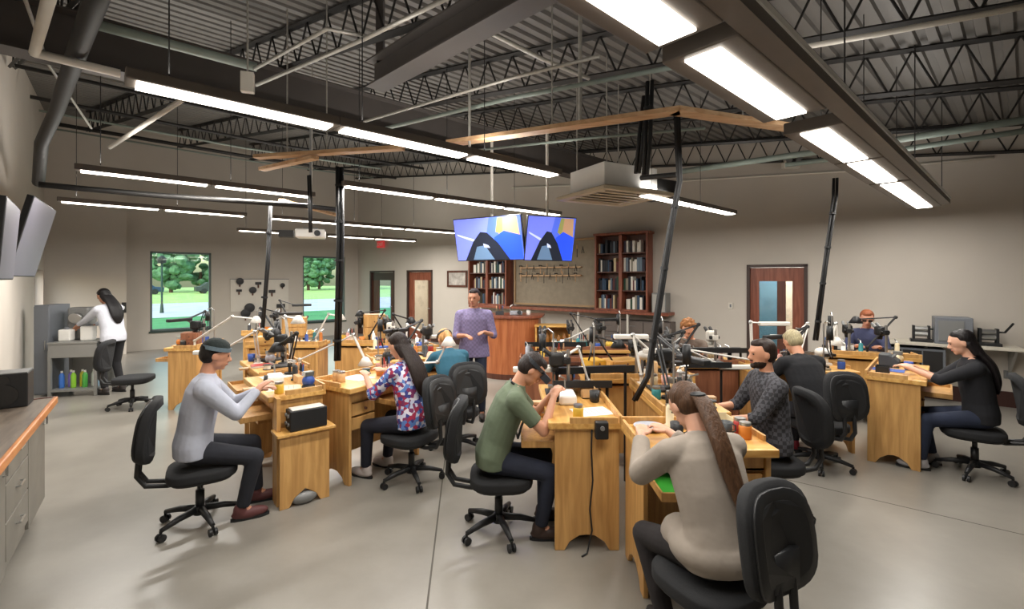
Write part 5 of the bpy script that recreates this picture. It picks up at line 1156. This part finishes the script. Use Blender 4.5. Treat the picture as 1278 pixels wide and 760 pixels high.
        t = thing('magnifier_hood', lb('magnifier hood'), 'magnifier', p, RZ); m_ = MB(); m_.cyl((0, 0, 0), (0, 0, .012), .06, n=16); m_.cyl((0, 0, 0), (0, 0, .14), .01); m_.build('stand', M_DARK, t); m_ = MB(); m_.sph((0, 0, .17), (.08, .1, .05)); m_.build('hood', m, t, smooth=True); m_ = MB(); m_.box((0, -.1, .15), (.12, .05, .03)); m_.build('lens_plate', M_BLACK, t)
    return t
COLS = [('white', '#e6e3dc'), ('black', '#1a1b1d'), ('pale wood', '#d3ac7a'), ('orange', '#c9782c'), ('blue', '#2f5f9c'), ('red', '#a8322c'), ('cream', '#dacba8'), ('dark grey', '#3c3f42'), ('silver', '#b6b6b4'), ('teal', '#2f7d80'), ('yellow', '#d2ac3c'), ('pink', '#c99a90')]
# front benches, placed by hand
small('dish', 'B', -.3, .31, 'silver', '#a9adb6', 'at the near corner of the grey sweater woman\'s bench')
small('cup', 'B', -.31, .09, 'black', '#1a1b1d', 'at the front edge of the grey sweater woman\'s bench')
small('cup', 'B', .2, .2, 'dark grey', '#3c3f42', 'beside the orange jar of the grey sweater woman')
small('papers', 'B', -.02, .32, 'white', '#e6e3dc', 'by the hands of the grey sweater woman', 20)
small('bin', 'B', .24, .34, 'cream', '#dacba8', 'behind the arms of the grey sweater woman')
small('tool_block', 'B', .08, .37, 'pale wood', '#d3ac7a', 'in front of the grey sweater woman')
small('jar', 'B', .3, .15, 'orange', '#c9782c', 'at the far end of the grey sweater woman\'s bench')
small('book', 'B', .12, .14, 'cream', '#dacba8', 'beside the silver dish', 8)
small('ringlight', 'A', .1, .12, 'white', '#e6e3dc', 'in the hands of the green shirted man', 0)
small('tool_block', 'A', -.35, .36, 'orange', '#c9782c', 'on the far end of the green shirted man\'s bench')
small('bin', 'A', -.12, .34, 'pale wood', '#d3ac7a', 'behind the white fixture of the green shirted man')
small('papers', 'A', .33, .3, 'white', '#e6e3dc', 'on the near end of the green shirted man\'s bench', 15)
small('jar', 'A', .46, .38, 'yellow', '#d2ac3c', 'on the near rear corner of the green shirted man\'s bench')
microscope('A', .43, .14, 30, 'black microscope on the near end of the green shirted man\'s bench', s=.85)
small('ringlight', 'F', -.05, .14, 'white', '#e6e3dc', 'in front of the grey shirted man', -10)
small('papers', 'F', -.28, .2, 'white', '#e6e3dc', 'under the hands of the grey shirted man', 6)
small('papers', 'F', .2, .17, 'cream', '#dacba8', 'to the right of the grey shirted man\'s hands', -14)
small('headset', 'F', .36, .24, 'silver', '#b6b6b4', 'above the side shelf on the grey shirted man\'s bench')
small('tool_block', 'F', .12, .34, 'pale wood', '#d3ac7a', 'at the back of the grey shirted man\'s bench')
small('monitor', 'F', -.34, .32, 'black', '#1a1b1d', 'at the back of the grey shirted man\'s bench')
small('jar', 'F', .42, .09, 'yellow', '#d2ac3c', 'right above the low side shelf')
small('papers', 'G', -.02, .16, 'white', '#e6e3dc', 'under the hands of the woman in the floral top')
small('papers', 'G', -.3, .2, 'cream', '#dacba8', 'near the outer end of the floral top woman\'s bench', 25)
small('bin', 'G', .26, .32, 'pink', '#c99a90', 'at the back of the floral top woman\'s bench')
small('tool_block', 'G', .02, .36, 'orange', '#c9782c', 'at the back of the floral top woman\'s bench')
small('jar', 'G', -.32, .36, 'pale wood', '#d3ac7a', 'at the outer rear corner of the floral top woman\'s bench')
small('headset', 'C', .33, .22, 'white', '#e6e3dc', 'at the right end of the light haired man\'s bench')
small('papers', 'C', .05, .15, 'white', '#e6e3dc', 'before the light haired man')
small('tool_block', 'C', -.1, .34, 'pale wood', '#d3ac7a', 'at the back of the light haired man\'s bench')
small('bin', 'C', .12, .34, 'yellow', '#d2ac3c', 'at the back of the light haired man\'s bench')
small('jar', 'C', .45, .1, 'blue', '#2f4f9c', 'at the front right corner of the light haired man\'s bench')
small('papers', 'D', -.2, .2, 'blue', '#8d8fc0', 'on the rear part of the bench of the woman in black', 0)
small('monitor', 'D', .1, .3, 'dark grey', '#3c3f42', 'at the back of the bench of the woman in black')
small('bin', 'D', -.35, .1, 'black', '#1a1b1d', 'near the corner of the bench of the woman in black')
small('tool_block', 'D', -.42, .32, 'yellow', '#d2ac3c', 'at the near rear corner of the black shirted woman\'s bench')
for key, x, y, rz, lb in (('F', -.18, .3, 0, 'behind the hands of the grey shirted man'), ('P', -.3, .25, 20, 'on the bench beside the thick hose, left of two'), ('P', .25, .25, -20, 'on the bench beside the thick hose, right one'), ('Q', .1, .25, 10, 'on the bench by the empty chair'),
    ('R', -.2, .22, 0, 'on the middle bench of the far pod'), ('S', .2, .22, 0, 'on the far bench before the small window, right one'), ('S', -.25, .22, 30, 'on the far bench before the small window, left one'), ('U', .1, .2, 0, 'on the farthest bench'), ('T', .15, .2, 0, 'on the far bench before the open door'),
    ('H', .25, .26, 10, 'on the bench of the blond person in teal'), ('O', .2, .22, 0, 'before the person with glasses, left one'), ('O', -.15, .2, 20, 'before the person with glasses, right one'), ('E', .2, .25, 0, 'on the bench of the bearded man'), ('N', -.2, .25, 0, 'before the curly haired person'), ('D', .36, .22, 0, 'at the far end of the bench of the woman in black'), ('C', -.38, .25, 0, 'at the left end of the light haired man\'s bench')):
    microscope(key, x, y, rz, 'black bench microscope '+lb, M_BLACK if key not in 'RTN' else M_OFFW) if key not in 'RTN' else microscope(key, x, y, rz, 'cream bench microscope '+lb, M_OFFW)
for key, x, y in (('A', -.5, .36), ('B', .33, .3), ('E', -.4, .32), ('K', .45, .32), ('F', .44, .33), ('G', .4, .38), ('H', -.4, .36), ('P', -.02, .4), ('Q', -.4, .36), ('R', .42, .36), ('L', -.45, .34), ('N', .4, .36), ('O', .42, .36), ('C', .22, .38)):
    flexshaft(key, x, y, 'black flex shaft motor at '+BEN[key]['desc'])
# black swing arms (lamp or magnifier) on the crowded benches
for i, (key, x, y, kx, kz, hx, hz, lb) in enumerate((('K', -.3, .3, -.5, 1.35, -.15, 1.25, 'left half of the empty front bench'), ('K', .2, .3, .4, 1.3, .15, 1.22, 'right half of the empty front bench'), ('L', .0, .3, .25, 1.4, -.2, 1.3, 'reddish bench before the counter'), ('N', .2, .3, -.05, 1.35, .3, 1.2, 'bench of the curly haired person'),
    ('E', -.1, .3, .2, 1.4, -.15, 1.25, 'bench of the bearded man'), ('P', .05, .3, -.2, 1.4, .2, 1.3, 'bench between the pods and the large window'), ('R', .1, .3, .4, 1.45, .1, 1.35, 'middle bench of the far pod'), ('S', .0, .3, -.25, 1.4, .2, 1.35, 'bench below the small back window'), ('U', -.3, .3, -.05, 1.5, -.3, 1.4, 'farthest bench at the back'),
    ('T', -.1, .3, .15, 1.4, -.15, 1.3, 'bench before the dark framed door'), ('H', -.05, .3, .2, 1.35, -.1, 1.25, 'bench of the blond person'), ('O', .0, .3, -.3, 1.4, .1, 1.35, 'bench of the person with glasses'), ('C', -.1, .3, .2, 1.35, -.15, 1.25, 'bench of the light haired man'), ('F', -.4, .36, -.15, 1.35, -.42, 1.2, 'far end of the grey shirted man\'s bench'), ('Q', .2, .3, -.05, 1.4, .2, 1.3, 'bench by the empty chair'))):
    p0, b = on_bench(key, x, y); p1, _ = on_bench(key, kx, y); p2, _ = on_bench(key, hx, y-.12); p1.z = kz; p2.z = hz
    lamp('black swing arm lamp on the '+lb, p0, p1, p2, 'cone' if i % 2 else 'bar', M_BLACK, .014)
for key, x, y, rz, lb in (('K', .0, .25, 0, 'the empty front bench, middle one'), ('K', -.42, .2, 15, 'the empty front bench, end one'), ('L', .25, .22, 0, 'the reddish bench, right one'), ('L', -.2, .22, 20, 'the reddish bench, left one'), ('M', .1, .22, 0, 'the dark topped bench'), ('N', .1, .22, 0, 'the curly haired person\'s bench, inner one'), ('E', -.2, .25, 0, 'the bearded man\'s bench, far one'), ('G', .3, .26, 0, 'the floral top woman\'s bench'), ('B', .2, .34, 0, 'the grey sweater woman\'s bench'), ('A', -.3, .2, 0, 'the far end of the green shirted man\'s bench'), ('H', -.25, .22, 0, 'the teal person\'s bench, left one')):
    microscope(key, x, y, rz, 'dark microscope standing on '+lb, M_DARK, .95)
# the other benches: a mixed load each, every thing of another colour and kind than its bench mates
rnd = random.Random(11); KI = ['tool_block', 'jar', 'papers', 'bin', 'cup', 'torch', 'vise', 'book', 'dish', 'spool', 'monitor', 'ringlight', 'headset', 'jar', 'cup', 'spool', 'torch', 'vise']
for key in 'EKLMNOHPQRSTUACFGDB':
    b = BEN[key]; used = set(); n_ = 22 if key in 'EKLMNOHPQRSTU' else 7
    for q_ in range(n_):
        k = rnd.choice(KI); cn, chx = rnd.choice(COLS[:2]*3+COLS)
        if key in 'ACFGDB': k = rnd.choice(['jar', 'spool', 'torch', 'cup', 'vise'])
        if (k, cn) in used: continue
        used.add((k, cn)); x, y = rnd.uniform(-.45, .45)*b['w'], rnd.uniform(.05, b['d']-.03)
        if key in 'ACFGDB': y = b['d']-.08
        f_ = free(key, x, y, RAD[k], tries=160)
        if not f_: continue
        OCC.pop(); x, y = f_
        ph = ('on the user side' if y < b['d']*.45 else 'on the rear part')
        small(k, key, x, y, cn, chx, ph+' of '+b['desc'], rnd.uniform(-20, 20))
BEN['X'] = dict(c=Vector((-.02, 8.85, 0)), h=0, desc='the curved desk', w=.9, d=.45)
small('ringlight', 'X', .1, .15, 'silver', '#b6b6b4', 'on top of the curved cherry desk', zoff=.3)
small('tool_block', 'X', -.22, .2, 'dark grey', '#3c3f42', 'on top of the curved cherry desk', zoff=.3)
small('jar', 'X', .34, .2, 'white', '#e6e3dc', 'on top of the curved cherry desk', zoff=.3)
# black tool rails above the benches of the front pod
def rail(label, a, b, w=.2, foot=(.9, 0)):
    t = thing('tool_rail', label, 'tool rail'); a, b = Vector(a), Vector(b); c = (a+b)/2; ang = math.atan2(b.y-a.y, b.x-a.x)
    m_ = MB(); m_.box(c, ((b-a).length, w, .03), rotz(ang)); m_.box(c+rotz(ang) @ V(0, -w/2, .015), ((b-a).length, .012, .06), rotz(ang)); m_.build('tray', M_BLACK, t)
    for q, f0 in zip((a+(b-a)*.06, b+(a-b)*.06), foot): m_ = MB(); m_.cyl((q.x, q.y, f0), (q.x, q.y, q.z), .014, n=8); m_.build('post', M_BLACK, t)
    return t
rail('long black tool rail over the green shirted man\'s bench', vpt(689, 4.24, 1.075), vpt(786, 4.38, 1.045))
rail('second black tool rail below the long one on the front pod', vpt(690, 4.0, 1.0), vpt(762, 4.0, .985), .12)
rail('black tool rail above the dark topped bench', vpt(655, 6.2, 1.03), vpt(730, 6.2, 1.02), foot=(0, 0))
rail('black tool rail in front of the curly haired person', vpt(835, 5.55, 1.06), vpt(930, 5.55, 1.04), .26)
rail('dark green tool rail between the curly haired person and the front pod', vpt(822, 5.0, .99), vpt(905, 5.0, .98), .3)
# parts cabinet with wooden doors on the far bench, brown crate
for lb, px, py, Z, w_, h_, m in (('tan wooden tool cabinet standing before the open door', 467, 424, 7.6, .34, .42, M_BENCH), ('tan wooden box stand before the black wall tools', 368, 420, 7.2, .34, .3, M_BENCH), ('brown cardboard box on the bench below the large window', 239, 446, 6.95, .22, .2, M_BENCHR), ('orange wooden box beside the grey shirted man\'s cap', 333, 440, 5.72, .22, .2, M_BENCHD), ('amber wooden tool chest at the back of the front pod', 775, 463, 4.9, .34, .13, M_BENCHD), ('yellow wooden tool chest on the rear of the front pod', 741, 462, 4.95, .18, .12, mat('yellow_chest', '#c99a30', .5))):
    t = thing('wooden_tool_chest', lb, 'tool chest', vpt(px, Z, max(.9015, zat(py, Z)-.0) if zat(py, Z) > .9 else .9015), R(20))
    m_ = MB(); m_.box((0, 0, h_/2), (w_, .22, h_)); m_.build('case', m, t, bevel=.004)
    for q in range(2): m_ = MB(); m_.box((0, -.115, h_*(.27+.46*q)), (w_*.9, .012, h_*.4)); dd = m_.build('drawer', m, t, bevel=.002); m_ = MB(); m_.sph((0, -.128, h_*(.27+.46*q)), .01, nu=8, nv=6); m_.build('knob', M_WALNUT, dd)
# foot pedal controller hanging on front bench end with its cord
p = W(738, 515, .86); t = thing('speed_controller', 'black control box hung on the end panel of the green shirted man\'s bench', 'controller', (p.x, 3.2, 0))
m_ = MB(); m_.box((0, 0, .86), (.09, .06, .12)); m_.build('case', M_BLACK, t, bevel=.01); m_ = MB(); m_.cyl((0, -.03, .88), (0, -.045, .88), .015); m_.build('dial', M_GREY, t)
m_ = MB(); m_.tube([(-.06, .035, .89), (-.065, .03, .7), (-.055, .03, .5), (-.075, .03, .3), (-.06, .03, .15), (-.1, .0, .01), (-.14, -.03, .006)], .006); o = m_.build('cord', M_BLACK, t, smooth=True)
m_ = MB(); m_.sph((0, 0, .05), (.12, .07, .05)); o = m_.build('foot_pedal', M_DARK, smooth=True); o.location = (.5, 3.45, 0); tag(o, 'dark foot pedal in the arch of the front bench end panel', 'foot pedal')
